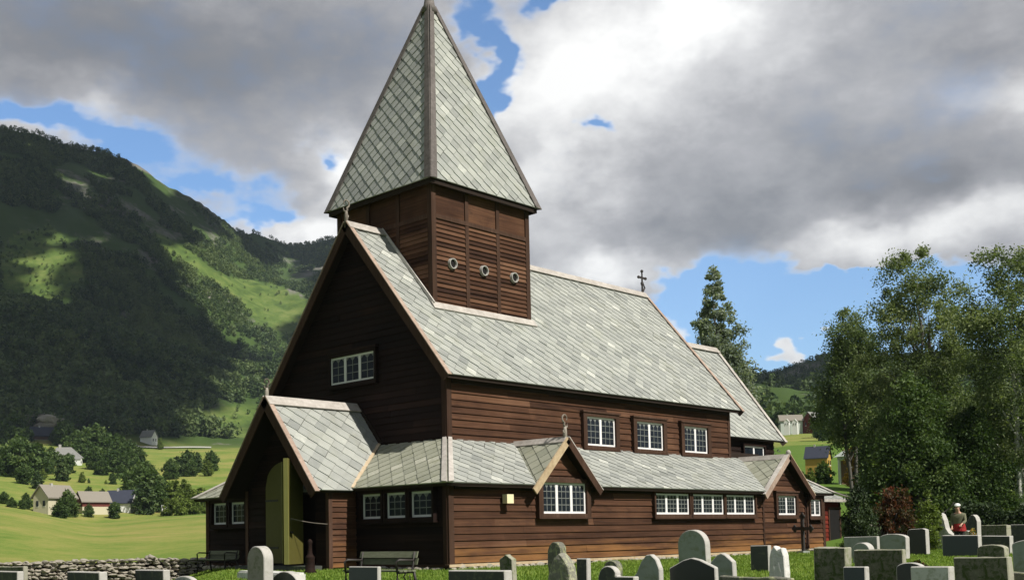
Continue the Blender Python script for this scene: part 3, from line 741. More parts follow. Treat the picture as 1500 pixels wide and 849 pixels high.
def window(parent, axis, pl, u0, u1, z0, z1, cols, grid=(3, 4), casing=M['post'], cw=.15, white=M['white'], hood=True, sgn=-1, dep=.11):
    Wf = (lambda u, o, z: (u, pl+sgn*o, z)) if axis == 1 else (lambda u, o, z: (pl+sgn*o, u, z))
    mb = MB()
    mb.box(Wf(u0-cw, -.03, z0-.12), Wf(u0, dep+.02, z1+.13), 0, .5); mb.box(Wf(u1, -.03, z0-.12), Wf(u1+cw, dep+.02, z1+.13), 0, .5)
    mb.box(Wf(u0, -.03, z1), Wf(u1, dep+.02, z1+.13), 0, .6); mb.box(Wf(u0, -.03, z0-.12), Wf(u1, dep+.02, z0), 0, .6)
    if hood: mb.box(Wf(u0-cw-.05, -.03, z1+.132), Wf(u1+cw+.05, dep+.06, z1+.19), 0, .7)
    mb.box(Wf(u0-cw-.03, -.03, z0-.16), Wf(u1+cw+.03, dep+.05, z0-.122), 0, .4)
    w = obj('window', mb, casing, parent); mb = MB(); f = .066; o0, o1 = .0, .055
    mb.box(Wf(u0+.001, o0, z0+.001), Wf(u0+f, o1, z1-.001), 0, .5); mb.box(Wf(u1-f, o0, z0+.001), Wf(u1-.001, o1, z1-.001), 0, .5)
    mb.box(Wf(u0+f, o0, z1-f), Wf(u1-f, o1, z1-.001), 0, .5); mb.box(Wf(u0+f, o0, z0+.001), Wf(u1-f, o1+.012, z0+f), 0, .5)
    cwid = (u1-u0)/cols
    for i in range(1, cols): mb.box(Wf(u0+cwid*i-.056, o0, z0+f), Wf(u0+cwid*i+.056, o1+.006, z1-f), 0, .5)
    obj('sash', mb, white, w); mb = MB()
    for i in range(cols):
        a, b = u0+cwid*i+.05, u0+cwid*(i+1)-.05
        mb.box(Wf(a, .036, z0+f), Wf(b, .038, z1-f), 0, .5)
        if grid:
            for j in range(1, grid[0]): q = a+(b-a)*j/grid[0]; mb.box(Wf(q-.011, .0382, z0+f), Wf(q+.011, .05, z1-f), 1, .5)
            for j in range(1, grid[1]): q = z0+f+(z1-z0-2*f)*j/grid[1]; mb.box(Wf(a, .0384, q-.011), Wf(b, .049, q+.011), 1, .5)
            for j in range(grid[0]):                            # little pointed heads of the top lights
                q0 = a+(b-a)*j/grid[0]; wd = (b-a)/grid[0]; zq = z1-f
                mb.prism([Wf(q0, .0386, zq-.12), Wf(q0+wd*.42, .0386, zq), Wf(q0, .0386, zq)], Vector(Wf(0, .008, 0))-Vector(Wf(0, 0, 0)), 1, .5)
                mb.prism([Wf(q0+wd, .0386, zq-.12), Wf(q0+wd, .0386, zq), Wf(q0+wd*.58, .0386, zq)], Vector(Wf(0, .008, 0))-Vector(Wf(0, 0, 0)), 1, .5)
    obj('pane', mb, [M['glass'], M['lead']], w)
    return w
def lab(o, s): o['label'] = s
for u0, u1 in ((9.70, 11.75), (11.95, 14.0), (14.14, 16.2)): window(church, 1, -.03, u0, u1, 1.45, 2.17, 3, cw=.085, hood=False)
window(church, 1, -.03, 17.92, 19.38, 1.43, 2.18, 2, hood=True)
window(church, 1, -.03, 20.55, 21.45, 1.39, 2.06, 2, hood=False, cw=.1)
for u0, u1 in ((8.42, 10.05), (11.30, 12.98), (14.35, 16.0)): window(church, 1, N-.03, u0, u1, 3.85, 4.85, 2, cw=.20)
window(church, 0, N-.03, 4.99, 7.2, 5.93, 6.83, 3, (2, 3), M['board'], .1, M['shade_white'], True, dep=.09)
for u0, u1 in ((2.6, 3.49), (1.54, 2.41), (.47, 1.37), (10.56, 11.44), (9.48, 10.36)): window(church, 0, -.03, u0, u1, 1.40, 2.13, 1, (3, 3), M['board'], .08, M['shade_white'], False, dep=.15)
window(church, 1, YC+.33, 20.7, 22.4, 3.75, 4.47, 2, None, M['board'], .1, hood=False)

def dormer(x, hw, zf, apex, wall_x, name_lab, win=None, beam=None):
    yf = -.34; yb = N-.03; mb = MB()
    sl = (apex-zf)/hw
    g = [(x-hw+.30, .1 if win is None else ZE-.1), (x+hw-.30, .1 if win is None else ZE-.1), (x+hw-.30, zf+.30*sl-.1), (x, apex-.14), (x-hw+.30, zf+.30*sl-.1)]
    boards(mb, 1, -.015, g, .2)
    mb.prism([(a, .03, b-.02) for a, b in g], (0, .1, 0), 1)
    if beam: mb.box((x-beam, -.09, 2.50), (x+beam, -.002, 2.585), 2, .7)
    d = obj('dormer', mb, [M['board_worn'], M['under'], M['post']], church); lab(d, name_lab); mb = MB()
    slates(mb, [(x, yf, apex), (x-hw, yf, zf), (x, yb, apex)], .36, .03, deck=.07)
    slates(mb, [(x+hw, yf, zf), (x, yf, apex), (x, yb, apex)], .36, .03, deck=.07)
    r = obj('roof', mb, [M['slate_moss'], M['under']], d)
    return d, r
def barge(parent, p, q, m, w=.2, th=.05, cap=None):
    # barge board facing south: p apex, q foot
    p, q = Vector(p), Vector(q); d = (q-p).normalized(); out = Vector((0, -1, 0)); nrm = Vector((0, 1, 0)).cross(d); nrm = nrm if nrm.z > 0 else -nrm
    mb = MB(); q2 = q+d*.14; k_ = w*abs(d.x)/abs(d.z)*1.0
    mb.prism([p+nrm*.07, q2+nrm*.07, q2-nrm*(w-.07), p-nrm*(w-.07)-d*.0], out*th, 0, .5)
    o = obj('barge_board', mb, m, parent)
    if cap:
        mb = MB(); a, b = p+nrm*.075-out*.02, q2+nrm*.075-out*.02
        mb.prism([a, b, b-out*.12, a-out*.12], nrm*.025, 0, .6); mb.prism([a+out*.02+out*th, b+out*.02+out*th, b-out*0, a-out*0], nrm*.025, 0, .6)
        obj('cap_board', mb, cap, o)
d1, r1 = dormer(4.82, 1.52, 2.24, 3.74, None, 'gabled dormer with a bleached left barge board above a three-light window', 1, .78)
barge(d1, (4.82, -.345, 3.74), (3.30, -.345, 2.24), M['bleach'], .22); barge(d1, (4.82, -.345, 3.74), (6.34, -.345, 2.24), M['post'], .22, .05, M['pale'])
ridge_cap(r1, (4.82, -.36, 3.74), (4.82, N-.04, 3.74), (1, 0, 0), .2, (.71, .71), M['pale'])
scroll('finial', r1, (4.78, -.3, 3.82), .72, (-1, 0, 0), M['finial'])
window(d1, 1, -.05, 3.84, 5.93, 1.47, 2.41, 3, (3, 4), hood=False, cw=.2)
d2, r2 = dormer(18.53, 1.85, 2.23, 3.74, None, 'broad cross gable with rosy barge boards at the east end of the aisle', None)
barge(d2, (18.53, -.345, 3.74), (16.68, -.345, 2.23), M['pink'], .22, .05, M['pale']); barge(d2, (18.53, -.345, 3.74), (20.38, -.345, 2.23), M['post'], .22, .05, M['bleach'])
ridge_cap(r2, (18.53, -.36, 3.74), (18.53, N+.4, 3.74), (1, 0, 0), .22, (.71, .71), M['pale'])
mb = MB(); mb.blob((18.53, -.33, 3.86), (.10, .10, .12), 2, .1); obj('finial', mb, M['pale'], r2, True)

def porch():
    x0, yr, zr, y0, ze = -1.78, MID, 5.13, 3.66, 2.24; sl = (zr-ze)/(yr-y0); mb = MB()
    yv = y0+(ZT-ze)/sl
    for sg in (1, -1):
        f = lambda y: MID+(y-MID)*sg
        slates(mb, [(x0, f(yr), zr), (x0, f(y0), ze), (-OA, f(y0), ze), (N, f(yv), ZT), (N, f(yr), zr)], .37, .035)
    p = MB()
    xf, yw = -1.08, 3.88
    for sg in (1, -1):                                          # side walls and front corner posts
        f = lambda y: MID+(y-MID)*sg
        boards(p, 1, f(yw+.04), [(xf+.12, .0), (0, .0), (0, 2.40), (xf+.12, 2.40)], .16, sgn=-sg)
        p.box((xf, f(yw), -.15), (xf+.14, f(yw+.14), 2.40), 2, .75); p.box((xf+.14, f(yw+.07), -.1), (.0, f(yw+.14), 2.40), 1)
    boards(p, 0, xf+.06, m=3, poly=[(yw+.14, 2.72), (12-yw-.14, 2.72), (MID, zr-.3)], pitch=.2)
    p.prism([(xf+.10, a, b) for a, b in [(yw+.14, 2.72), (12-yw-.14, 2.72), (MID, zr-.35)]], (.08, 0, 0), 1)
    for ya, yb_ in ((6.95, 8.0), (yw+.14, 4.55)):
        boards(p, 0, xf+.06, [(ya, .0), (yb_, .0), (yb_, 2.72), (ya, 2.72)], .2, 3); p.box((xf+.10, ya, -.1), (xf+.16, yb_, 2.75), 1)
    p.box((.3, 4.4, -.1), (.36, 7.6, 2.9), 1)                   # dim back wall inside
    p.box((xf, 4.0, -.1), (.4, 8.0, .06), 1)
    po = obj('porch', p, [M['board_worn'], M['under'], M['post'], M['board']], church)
    r = obj('roof', mb, [M['slate'], M['under']], po)
    for sg in (1, -1):
        f = lambda y: MID+(y-MID)*sg
        rake(r, (x0, MID, zr), (x0, f(y0), ze), M['post'], M['pink'], (-1, 0, 0), .22, .11)
    ridge_cap(r, (x0-.05, MID, zr), (N, MID, zr), (0, 1, 0), .36)
    a, b = Vector((-OA-.02, y0+.02, ze+.1)), Vector((N, yv+.02, ZT+.1)); mbv = MB(); mbv.bar(a, b, .12, .03); obj('valley_board', mbv, M['bleach'], r)
    mbt = MB(); mbt.prism([(N-.05, yv, ZT+.05), (N-.05, MID, zr+.02), (N-.05, MID, zr+.2), (N-.05, yv-.15, ZT+.12)], (.04, 0, 0), 0); obj('flashing_board', mbt, M['under'], r)
    scroll('finial', r, (x0+.05, MID, zr+.08), .56, (1, 0, 0), M['finial'])
    # arched double door: north leaf closed, south leaf swung out against the light
    def leaf(L, hmax, hmin, o, dr, edge):
        mbd = MB(); n_ = 8; o = Vector(o); dr = Vector(dr); nr = dr.cross(Vector((0, 0, 1)))
        pts = [o]+[o+dr*L]
        for i in range(n_+1):
            t_ = 1-i/n_; pts.append(o+dr*(L*t_)+Vector((0, 0, hmin+(hmax-hmin)*math.sqrt(max(0, 1-(1-t_)**2)))))
        mbd.prism(pts, nr*.06, 0, .5)
        q = o+dr*L; mbd.prism([q-nr*.02, q+dr*.03-nr*.02, q+dr*.03+Vector((0, 0, hmax))-nr*.02, q+Vector((0, 0, hmax))-nr*.02], nr*.15, 1, .5)
        for z in (.45, 1.9): mbd.prism([o+nr*.062+Vector((0, 0, z)), o+dr*L*.7+nr*.062+Vector((0, 0, z)), o+dr*L*.7+nr*.062+Vector((0, 0, z+.06)), o+nr*.062+Vector((0, 0, z+.06))], nr*.012, 2, .5)
        return mbd
    o1 = obj('door', leaf(.93, 3.1, 2.35, (-1.06, 6.95, .12), (0, -1, 0), 0), [M['door'], M['door_edge'], M['iron']], po)
    o2 = obj('door', leaf(.93, 3.1, 2.35, (-1.10, 5.07, .12), (-.909, -.417, 0), 1), [M['door'], M['door_edge'], M['iron']], po)
    lab(o2, 'open olive green door leaf lit along its foot')
    mbk = MB(); mbk.tube([(-1.82, 4.74, 1.05), (-1.80, 4.66, 1.05)], .03); obj('handle', mbk, M['iron'], o2)
    mbs = MB(); mbs.box((-1.7, 4.2, -.25), (-1.09, 7.8, .06), 0, .5); obj('doorstep', mbs, M['st_dark'], po)
porch()
mb = MB(); mb.box((2.09, -.30, 1.76), (2.37, -.12, 2.02), 0, .5); mb.box((2.18, -.12, 1.83), (2.28, .0, 1.93), 1, .5); obj('wall_lamp', mb, [M['cream'], M['iron']], church)
mb = MB(); mb.tube([(20.36, -.30, 2.1), (20.36, -.10, 1.9), (20.36, -.09, .1)], .035, 8); obj('downpipe', mb, M['post'], church)

# ---------------------------------------------------------------- foliage
def m_leaf(name, a, b, c, transl=.35, rough=.6):
    m, k, p = mat(name)
    p.inputs['Roughness'].default_value = rough; p.inputs['Specular IOR Level'].default_value = .25
    oi = k.new('ShaderNodeObjectInfo')
    f = k.m('ADD', k.tint, k.m('MULTIPLY', k.m('SUBTRACT', oi.outputs['Random'], .5), .25))
    col = k.ramp(f, [(.1, a), (.5, b), (.95, c)])
    k.l.new(col, p.inputs['Base Color'])
    tr = k.new('ShaderNodeBsdfTranslucent'); k.l.new(k.mix(1.0, col, (1.15, 1.2, .6), 'MULTIPLY'), tr.inputs['Color'])
    ms = k.new('ShaderNodeMixShader'); ms.inputs[0].default_value = transl
    k.l.new(p.outputs[0], ms.inputs[1]); k.l.new(tr.outputs[0], ms.inputs[2])
    k.l.new(ms.outputs[0], k.n['Material Output'].inputs['Surface'])
    return m
M['birch'] = m_leaf('birch_leaf', (.07, .105, .040), (.145, .19, .075), (.28, .32, .155), .42)
M['larch'] = m_leaf('blue_green_leaf', (.13, .17, .13), (.24, .285, .225), (.38, .43, .34), .5)
M['dark'] = m_leaf('dark_evergreen_leaf', (.014, .028, .010), (.032, .054, .018), (.070, .100, .034), .2)
M['broad'] = m_leaf('broad_green_leaf', (.030, .060, .014), (.065, .110, .028), (.125, .175, .052))
M['forestleaf'] = m_leaf('hillside_leaf', (.026, .052, .018), (.065, .105, .034), (.13, .175, .060), .25)
M['lime'] = m_leaf('yellow_green_leaf', (.06, .09, .015), (.12, .17, .03), (.20, .26, .06))
M['red'] = m_leaf('red_brown_leaf', (.030, .040, .013), (.065, .040, .015), (.18, .055, .028))
M['yellow'] = m_leaf('yellow_leaf', (.25, .14, .02), (.42, .26, .04), (.55, .40, .10))
M['redflower'] = m_leaf('red_petal', (.25, .01, .01), (.42, .02, .02), (.55, .08, .05))
M['bark'] = m_stone('grey_bark', (.05, .045, .04), (.14, .13, .115), scale=5, bs=.8)
M['birchbark'] = m_stone('white_birch_bark', (.45, .44, .40), (.62, .61, .57), (.05, .045, .04), scale=2.5, th=(.58, .62))
M['grass'] = m_leaf('grass_blade', (.085, .150, .016), (.165, .260, .034), (.27, .34, .075), .4)

def leaf_cards(C, size, rng, tint, droop=0.):
    n = len(C)
    a = rng.normal(0, 1, (n, 3)); a[:, 2] = a[:, 2]*(1-droop)-droop*1.2; a /= np.linalg.norm(a, axis=1)[:, None]
    b = rng.normal(0, 1, (n, 3)); b -= (b*a).sum(1)[:, None]*a; b /= np.linalg.norm(b, axis=1)[:, None]
    s = size*rng.uniform(.6, 1.35, n)[:, None]
    V = np.stack([C-a*s, C+b*s*.5-a*s*.1, C+a*s, C-b*s*.5-a*s*.1], 1).reshape(-1, 3)
    return V, np.arange(4*n).reshape(-1, 4), tint
def crown(H, env, nclus, nleaf, size, seed, cl=.9, droop=0., squash=.8, lobes=0):
    # leaf clumps spread through the envelope env = [(height fraction, radius)]
    rng = np.random.default_rng(seed); hs = np.array([e[0] for e in env]); rs = np.array([e[1] for e in env])
    hh = np.linspace(hs[0], hs[-1], 80); w = np.interp(hh, hs, rs)**(.9 if hs[-1] == 1.0 and rs[-1] < .1 else 1.4)+.02; w /= w.sum()
    h = rng.choice(hh, nclus, p=w)+rng.normal(0, .008, nclus); th = rng.uniform(0, 2*math.pi, nclus)
    ph = rng.uniform(0, 6.28, 4)
    R = np.interp(h, hs, rs)*(1+.22*np.sin(3*th+ph[0]+h*9)+.16*np.sin(5*th+ph[1]-h*14))
    rad = R*np.sqrt(rng.uniform(.12, 1, nclus))
    cc = np.stack([rad*np.cos(th), rad*np.sin(th), h*H], 1)
    per = np.maximum(3, rng.poisson(nleaf/nclus, nclus)); idx = np.repeat(np.arange(nclus), per)
    cr = cl*rng.uniform(.55, 1.3, nclus)*np.clip(np.interp(h, hs, rs)/(.55*rs.max()), .40, 1)
    off = rng.normal(0, .5, (len(idx), 3))*cr[idx][:, None]; off[:, 2] *= squash
    if droop: off[:, 2] -= np.abs(off[:, 0]+off[:, 1])*droop*.5
    t = np.clip(rng.normal(.45, .16, nclus)[idx]+rng.normal(0, .14, len(idx)), 0, 1)
    return leaf_cards(cc[idx]+off, size, rng, t, droop), cc
def tree_meshes(kind):
    # returns (crown mesh, trunk mesh) of a unit tree, cached
    if kind in _tc: return _tc[kind]
    p = TREES[kind]; H = p['H']
    (V, Fq, t), cc = crown(H, p['env'], p['nc'], p['nl'], p['size'], p['seed'], p.get('cl', .9), p.get('droop', 0), p.get('squash', .8))
    cm = np_mesh(kind+'_crown', V, Fq, [M[p['leaf']]], t)
    mb = MB(); rng = random.Random(p['seed']); r0 = p.get('trunk', .03*H*.6)
    for q in range(p.get('stems', 1)):
        ox, oy = (0, 0) if q == 0 else (rng.uniform(-1, 1)*.9, rng.uniform(-1, 1)*.9); top = H*p.get('ttop', .86)*(1 if q == 0 else .85)
        pts = [(ox*(.35+.65*i/9)*(1+1.3*i/9)+rng.uniform(-.1, .1)*i/4, oy*(.35+.65*i/9)*(1+1.3*i/9)+rng.uniform(-.1, .1)*i/4, -.3+(top+.3)*i/9) for i in range(10)]
        mb.tube(pts, [r0*(1.25 if i == 0 else 1)*(1-.9*i/9)+.012 for i in range(10)], 8, 0, .5)
        for i in range(p.get('limbs', 16)):
            c = cc[rng.randrange(len(cc))]; f = min(.95, max(.12, (c[2]/H-.10)/p.get('ttop', .86)*.92)); k_ = min(8, int(f*9)); b = Vector(pts[k_]).lerp(Vector(pts[k_+1]), f*9-k_)
            e = Vector(c); mid = b.lerp(e, .5)+Vector((0, 0, (e-b).length*.10)); rr = max(.012, r0*(1-f)*.42)
            mb.tube([b, mid, e], [rr, rr*.6, .008], 5, 0, .5, False)
    _tc[kind] = (cm, mb.mesh(kind+'_trunk', [M[p.get('bark', 'bark')]], True)); return _tc[kind]
_tc = {}
TREES = {
    'birch_a': dict(H=20, env=[(.17, 2.0), (.3, 3.8), (.5, 4.1), (.7, 3.9), (.84, 3.0), (.92, 2.1), (.96, 1.2)], nc=260, nl=62000, size=.105, seed=11, cl=.85, leaf='birch', trunk=.28, stems=4, limbs=26, droop=.35),
    'birch_b': dict(H=15, env=[(.36, 1.6), (.45, 2.7), (.6, 2.8), (.8, 2.2), (.92, 1.5), (.97, .9)], nc=160, nl=38000, size=.105, seed=5, cl=.9, leaf='birch', trunk=.2, stems=2, limbs=26, droop=.3),
    'birch_c': dict(H=20, env=[(.22, 1.6), (.35, 3.0), (.55, 3.6), (.75, 3.1), (.9, 2.1), (.96, 1.1)], nc=200, nl=48000, size=.105, seed=23, cl=.95, leaf='birch', trunk=.24, stems=2, limbs=30, droop=.35, bark='birchbark'),
    'larch': dict(H=16, env=[(.1, 3.6), (.3, 3.2), (.45, 2.5), (.65, 1.75), (.82, 1.05), (.94, .5), (1.0, .06)], nc=620, nl=80000, size=.10, seed=9, cl=.62, leaf='larch', trunk=.2, limbs=50, squash=.7, droop=.2, ttop=.93),
    'bushy': dict(H=10, env=[(.04, 1.6), (.25, 2.4), (.55, 2.1), (.8, 1.3), (1.0, .3)], nc=170, nl=42000, size=.10, seed=31, cl=.8, leaf='broad', trunk=.14, stems=2, limbs=18),
    'spruce': dict(H=14, env=[(.03, 3.2), (.2, 3.1), (.5, 2.4), (.8, 1.3), (.93, .6), (1.0, .08)], nc=300, nl=46000, size=.15, seed=41, cl=.8, leaf='dark', trunk=.2, limbs=40, squash=.5, droop=.15, ttop=.97),
    'cone_bush': dict(H=3.2, env=[(.0, .55), (.15, .85), (.45, .75), (.75, .45), (1.0, .06)], nc=90, nl=7000, size=.07, seed=43, cl=.26, leaf='dark', trunk=.06, limbs=0),
    'lime_cone': dict(H=2.3, env=[(.0, .22), (.2, .40), (.5, .38), (.8, .2), (1.0, .04)], nc=70, nl=5500, size=.05, seed=45, cl=.15, leaf='lime', trunk=.04, limbs=0),
    'red_bush': dict(H=2.4, env=[(.0, .7), (.25, 1.05), (.6, 1.0), (.85, .65), (1.0, .2)], nc=80, nl=6500, size=.08, seed=47, cl=.3, leaf='red', trunk=.05, stems=3, limbs=0),
    'yellow_tree': dict(H=3.4, env=[(.1, .35), (.4, .55), (.7, .42), (1.0, .06)], nc=40, nl=2200, size=.10, seed=49, cl=.25, leaf='yellow', trunk=.05, limbs=8),
    'round_green': dict(H=4.5, env=[(.05, 1.4), (.35, 2.0), (.7, 1.6), (1.0, .4)], nc=90, nl=6000, size=.17, seed=51, cl=.6, leaf='lime', trunk=.1, limbs=10),
    'valley_a': dict(H=10, env=[(.06, 2.6), (.3, 3.7), (.6, 3.3), (.85, 1.9), (1.0, .4)], nc=110, nl=3800, size=.5, seed=61, cl=1.2, leaf='broad', trunk=.2, limbs=10),
    'valley_b': dict(H=10, env=[(.05, 1.9), (.3, 2.5), (.6, 2.1), (.85, 1.1), (1.0, .3)], nc=90, nl=3300, size=.45, seed=63, cl=1.0, leaf='forestleaf', trunk=.2, limbs=10),
    'valley_c': dict(H=10, env=[(.03, 3.4), (.3, 4.6), (.65, 3.6), (1.0, .6)], nc=120, nl=4000, size=.55, seed=65, cl=1.3, leaf='broad', trunk=.2, limbs=10),
    'valley_d': dict(H=10, env=[(.03, 2.2), (.3, 3.0), (.65, 2.4), (1.0, .4)], nc=80, nl=3000, size=.45, seed=67, cl=1.0, leaf='lime', trunk=.15, limbs=10),
}
def tree(name, kind, x, d, ytop, label, group=None, cat='tree', wide=1.0, depth=None):
    p = on_ground(x, d); top = at(x, ytop, 1); h_ = math.hypot(top.x-CX, top.y-CY); z = CZ+(top.z-CZ)/h_*d
    hgt = z-p.z+.1; s = hgt/TREES[kind]['H']; cm, tm = tree_meshes(kind)
    e = empty(name, p-Vector((0, 0, .1)), label, cat, group, random.uniform(0, 6.28)); e.scale = (s*wide, s*wide, s)
    link('crown', cm, e); link('trunk', tm, e); return e

# ---- churchyard and garden trees on the right
tree('birch_tree', 'birch_a', 1362, 62, 346, 'tallest birch with several stems and a wide airy crown behind the graves', wide=.86)
tree('birch_tree', 'birch_b', 1258, 72, 448, 'smaller round-topped birch just left of the tallest birch', wide=.8)
tree('birch_tree', 'birch_c', 1497, 57, 348, 'tall birch with a white stem at the right edge of the churchyard')
tree('birch_tree', 'larch', 1057, 62, 388, 'slender blue-green pointed tree rising behind the chancel roof', wide=.86)
tree('leafy_tree', 'bushy', 1348, 55, 538, 'bushy green tree in front of the tallest birch, above the red shrub')
tree('leafy_tree', 'bushy', 1428, 56, 590, 'bushy green tree between the white-stemmed birch and its taller neighbour')
tree('leafy_tree', 'bushy', 1300, 66, 600, 'dark green leafy tree behind the red-brown shrub')
for i, (x, d, yt, l) in enumerate([(1395, 84, 525, 'dark dense spruce directly behind the tallest birch'),
                                   (1460, 80, 520, 'dark dense spruce behind the white-stemmed birch'), (1300, 90, 560, 'dark spruce between the two left birches'), (1525, 76, 540, 'dark spruce cut by the right edge')]):
    tree('spruce_tree', 'spruce', x, d, yt, l)
tree('shrub', 'cone_bush', 1258, 46, 697, 'dark green conical shrub beside the red vestry', cat='shrub', wide=.82)
tree('shrub', 'red_bush', 1314, 50, 714, 'red-brown leaved shrub under the birches', cat='shrub', wide=.85)
tree('shrub', 'lime_cone', 1361, 47, 716, 'small yellow-green conical shrub behind the dark slanted gravestone', cat='shrub')
tree('shrub', 'yellow_tree', 1253, 92, 645, 'small yellow-leaved tree by the pale garden pavilion', cat='tree')
tree('shrub', 'round_green', 1472, 74, 690, 'sunlit round green bush beneath the white-stemmed birch', cat='shrub')
for x, d, yt, l in [(1190, 58, 725, 'low shrub with pale leaves behind the cross gable')]:
    tree('shrub', 'round_green', x, d, yt, l, cat='shrub')

def hedge(x0, x1, d, ytop, label, leaf='dark'):
    a, b = on_ground(x0, d), on_ground(x1, d); rng = np.random.default_rng(int(x0)); L = (b-a).length
    h = (at(x0, ytop, 1).z-CZ)/math.hypot(at(x0, ytop, 1).x-CX, at(x0, ytop, 1).y-CY)*d+CZ-a.z
    n = int(L*1500); u = rng.uniform(0, 1, n); nr = Vector((-(b-a).y, (b-a).x, 0)).normalized()
    w = rng.uniform(-.5, .5, n); z = rng.uniform(0, 1, n)*h*(1+.12*np.sin(u*L*2.1)+.08*np.sin(u*L*5.3))
    C = np.array(a)[None]+u[:, None]*np.array(b-a)[None]+w[:, None]*np.array(nr)[None]; C[:, 2] = a.z+z
    V, Fq, t = leaf_cards(C, .085, rng, np.clip(rng.normal(.4, .2, n), 0, 1))
    o = link('hedge', np_mesh('hedge', V, Fq, [M[leaf]], t)); return tag(o, label, 'hedge')
hedge(1398, 1530, 52, 741, 'dark clipped hedge behind the graves under the white-stemmed birch')

# ---- trees among the valley meadows on the left
VT = [(25, 300, 640, 'c', 1), (55, 310, 650, 'a', 1), (90, 300, 665, 'b', 1), (120, 380, 640, 'c', 1), (140, 390, 622, 'a', 1.1), (165, 385, 640, 'c', 1.1), (185, 370, 650, 'a', 1),
      (150, 330, 672, 'c', 1), (178, 320, 680, 'a', 1), (205, 250, 678, 'c', .9), (222, 240, 690, 'a', .9), (212, 232, 706, 'b', 1.2), (232, 236, 712, 'a', 1), (196, 240, 712, 'c', .8), (98, 222, 718, 'c', .9), (88, 218, 736, 'a', 1.3),
      (130, 224, 738, 'c', .8), (168, 224, 735, 'a', 1), (38, 228, 722, 'c', .8), (40, 225, 738, 'c', .9), (130, 300, 700, 'b', 1), (170, 300, 705, 'd', 1), (260, 330, 668, 'b', 1.2), (275, 335, 660, 'a', 1),
      (5, 330, 652, 'c', 1), (30, 350, 640, 'a', 1.1), (48, 330, 655, 'c', 1), (70, 320, 668, 'a', 1), (112, 420, 632, 'c', 1.1), (128, 410, 628, 'a', 1.1), (150, 405, 630, 'c', 1.1), (172, 400, 636, 'a', 1.1), (190, 395, 645, 'c', 1), (205, 390, 655, 'a', 1), (140, 350, 655, 'a', 1.1), (160, 345, 662, 'c', 1.1), (182, 340, 664, 'a', 1.1), (200, 335, 668, 'c', 1), (215, 300, 676, 'a', 1), (228, 280, 690, 'c', 0.9), (190, 300, 690, 'c', 1), (165, 300, 692, 'a', 0.9), (235, 240, 700, 'a', 1), (205, 246, 700, 'a', 1.1), (35, 280, 680, 'a', 1), (55, 270, 690, 'b', 1.2), (250, 320, 672, 'a', 1), (290, 345, 662, 'b', 1), (310, 350, 660, 'a', 1), (120, 300, 690, 'd', 0.9), (155, 300, 702, 'd', 0.9), (100, 330, 664, 'a', 1), (38, 480, 628, 'a', 1.2), (85, 480, 626, 'c', 1), (5, 228, 720, 'a', 1.1), (17, 224, 728, 'c', 1), (32, 224, 732, 'a', 1.2), (46, 230, 736, 'c', .8), (255, 238, 702, 'd', 1.2), (275, 238, 706, 'd', 1.2), (295, 242, 712, 'd', 1.2), (236, 236, 722, 'a', 1), (150, 252, 716, 'c', .9), (112, 250, 722, 'a', 1), (130, 262, 712, 'a', 1), (185, 262, 708, 'c', 1), (280, 330, 672, 'c', .8), (245, 225, 728, 'd', .9), (262, 224, 720, 'd', 1), (285, 226, 722, 'd', 1), (300, 228, 735, 'd', 1), (305, 330, 672, 'd', 1), (62, 300, 685, 'd', 1), (75, 360, 655, 'a', 1), (95, 470, 615, 'a', 1), (20, 470, 605, 'c', 1), (235, 480, 640, 'd', .7), (250, 260, 705, 'd', 1), (270, 262, 700, 'd', .9)]
VN = {'a': 'mid green bushy tree in the meadows below the mountain', 'b': 'narrow dark green tree in the meadows below the mountain', 'c': 'broad low green tree in the meadows below the mountain', 'd': 'pale yellow-green tree in the meadows below the mountain'}
for x, d, yt, kd, wd in VT: tree('valley_tree', 'valley_'+kd, x, d, yt, VN[kd], {'a': 'bushy trees', 'b': 'narrow trees', 'c': 'broad trees', 'd': 'pale trees'}[kd]+' in the valley meadows', wide=wd)
VR = [(1120, 240, 610, 'a'), (1150, 300, 598, 'a'), (1172, 310, 592, 'c'), (1128, 300, 604, 'c'), (1112, 150, 640, 'b'), (1168, 98, 690, 'd'), (1190, 100, 684, 'd'), (1210, 97, 676, 'a'), (1178, 104, 690, 'c'), (1150, 92, 700, 'd'), 
      (1212, 220, 604, 'b'), (1205, 235, 612, 'a'), (1245, 240, 600, 'a'), (1300, 235, 605, 'c'), (1215, 290, 590, 'c'), (1105, 300, 600, 'c')]
for x, d, yt, kd in VR: tree('hillside_tree', 'valley_'+kd, x, d, yt, VN[kd].replace('in the meadows below the mountain', 'on the slope beyond the chancel'), {'a': 'bushy trees', 'b': 'narrow trees', 'c': 'broad trees', 'd': 'pale trees'}[kd]+' on the slope beyond the chancel')

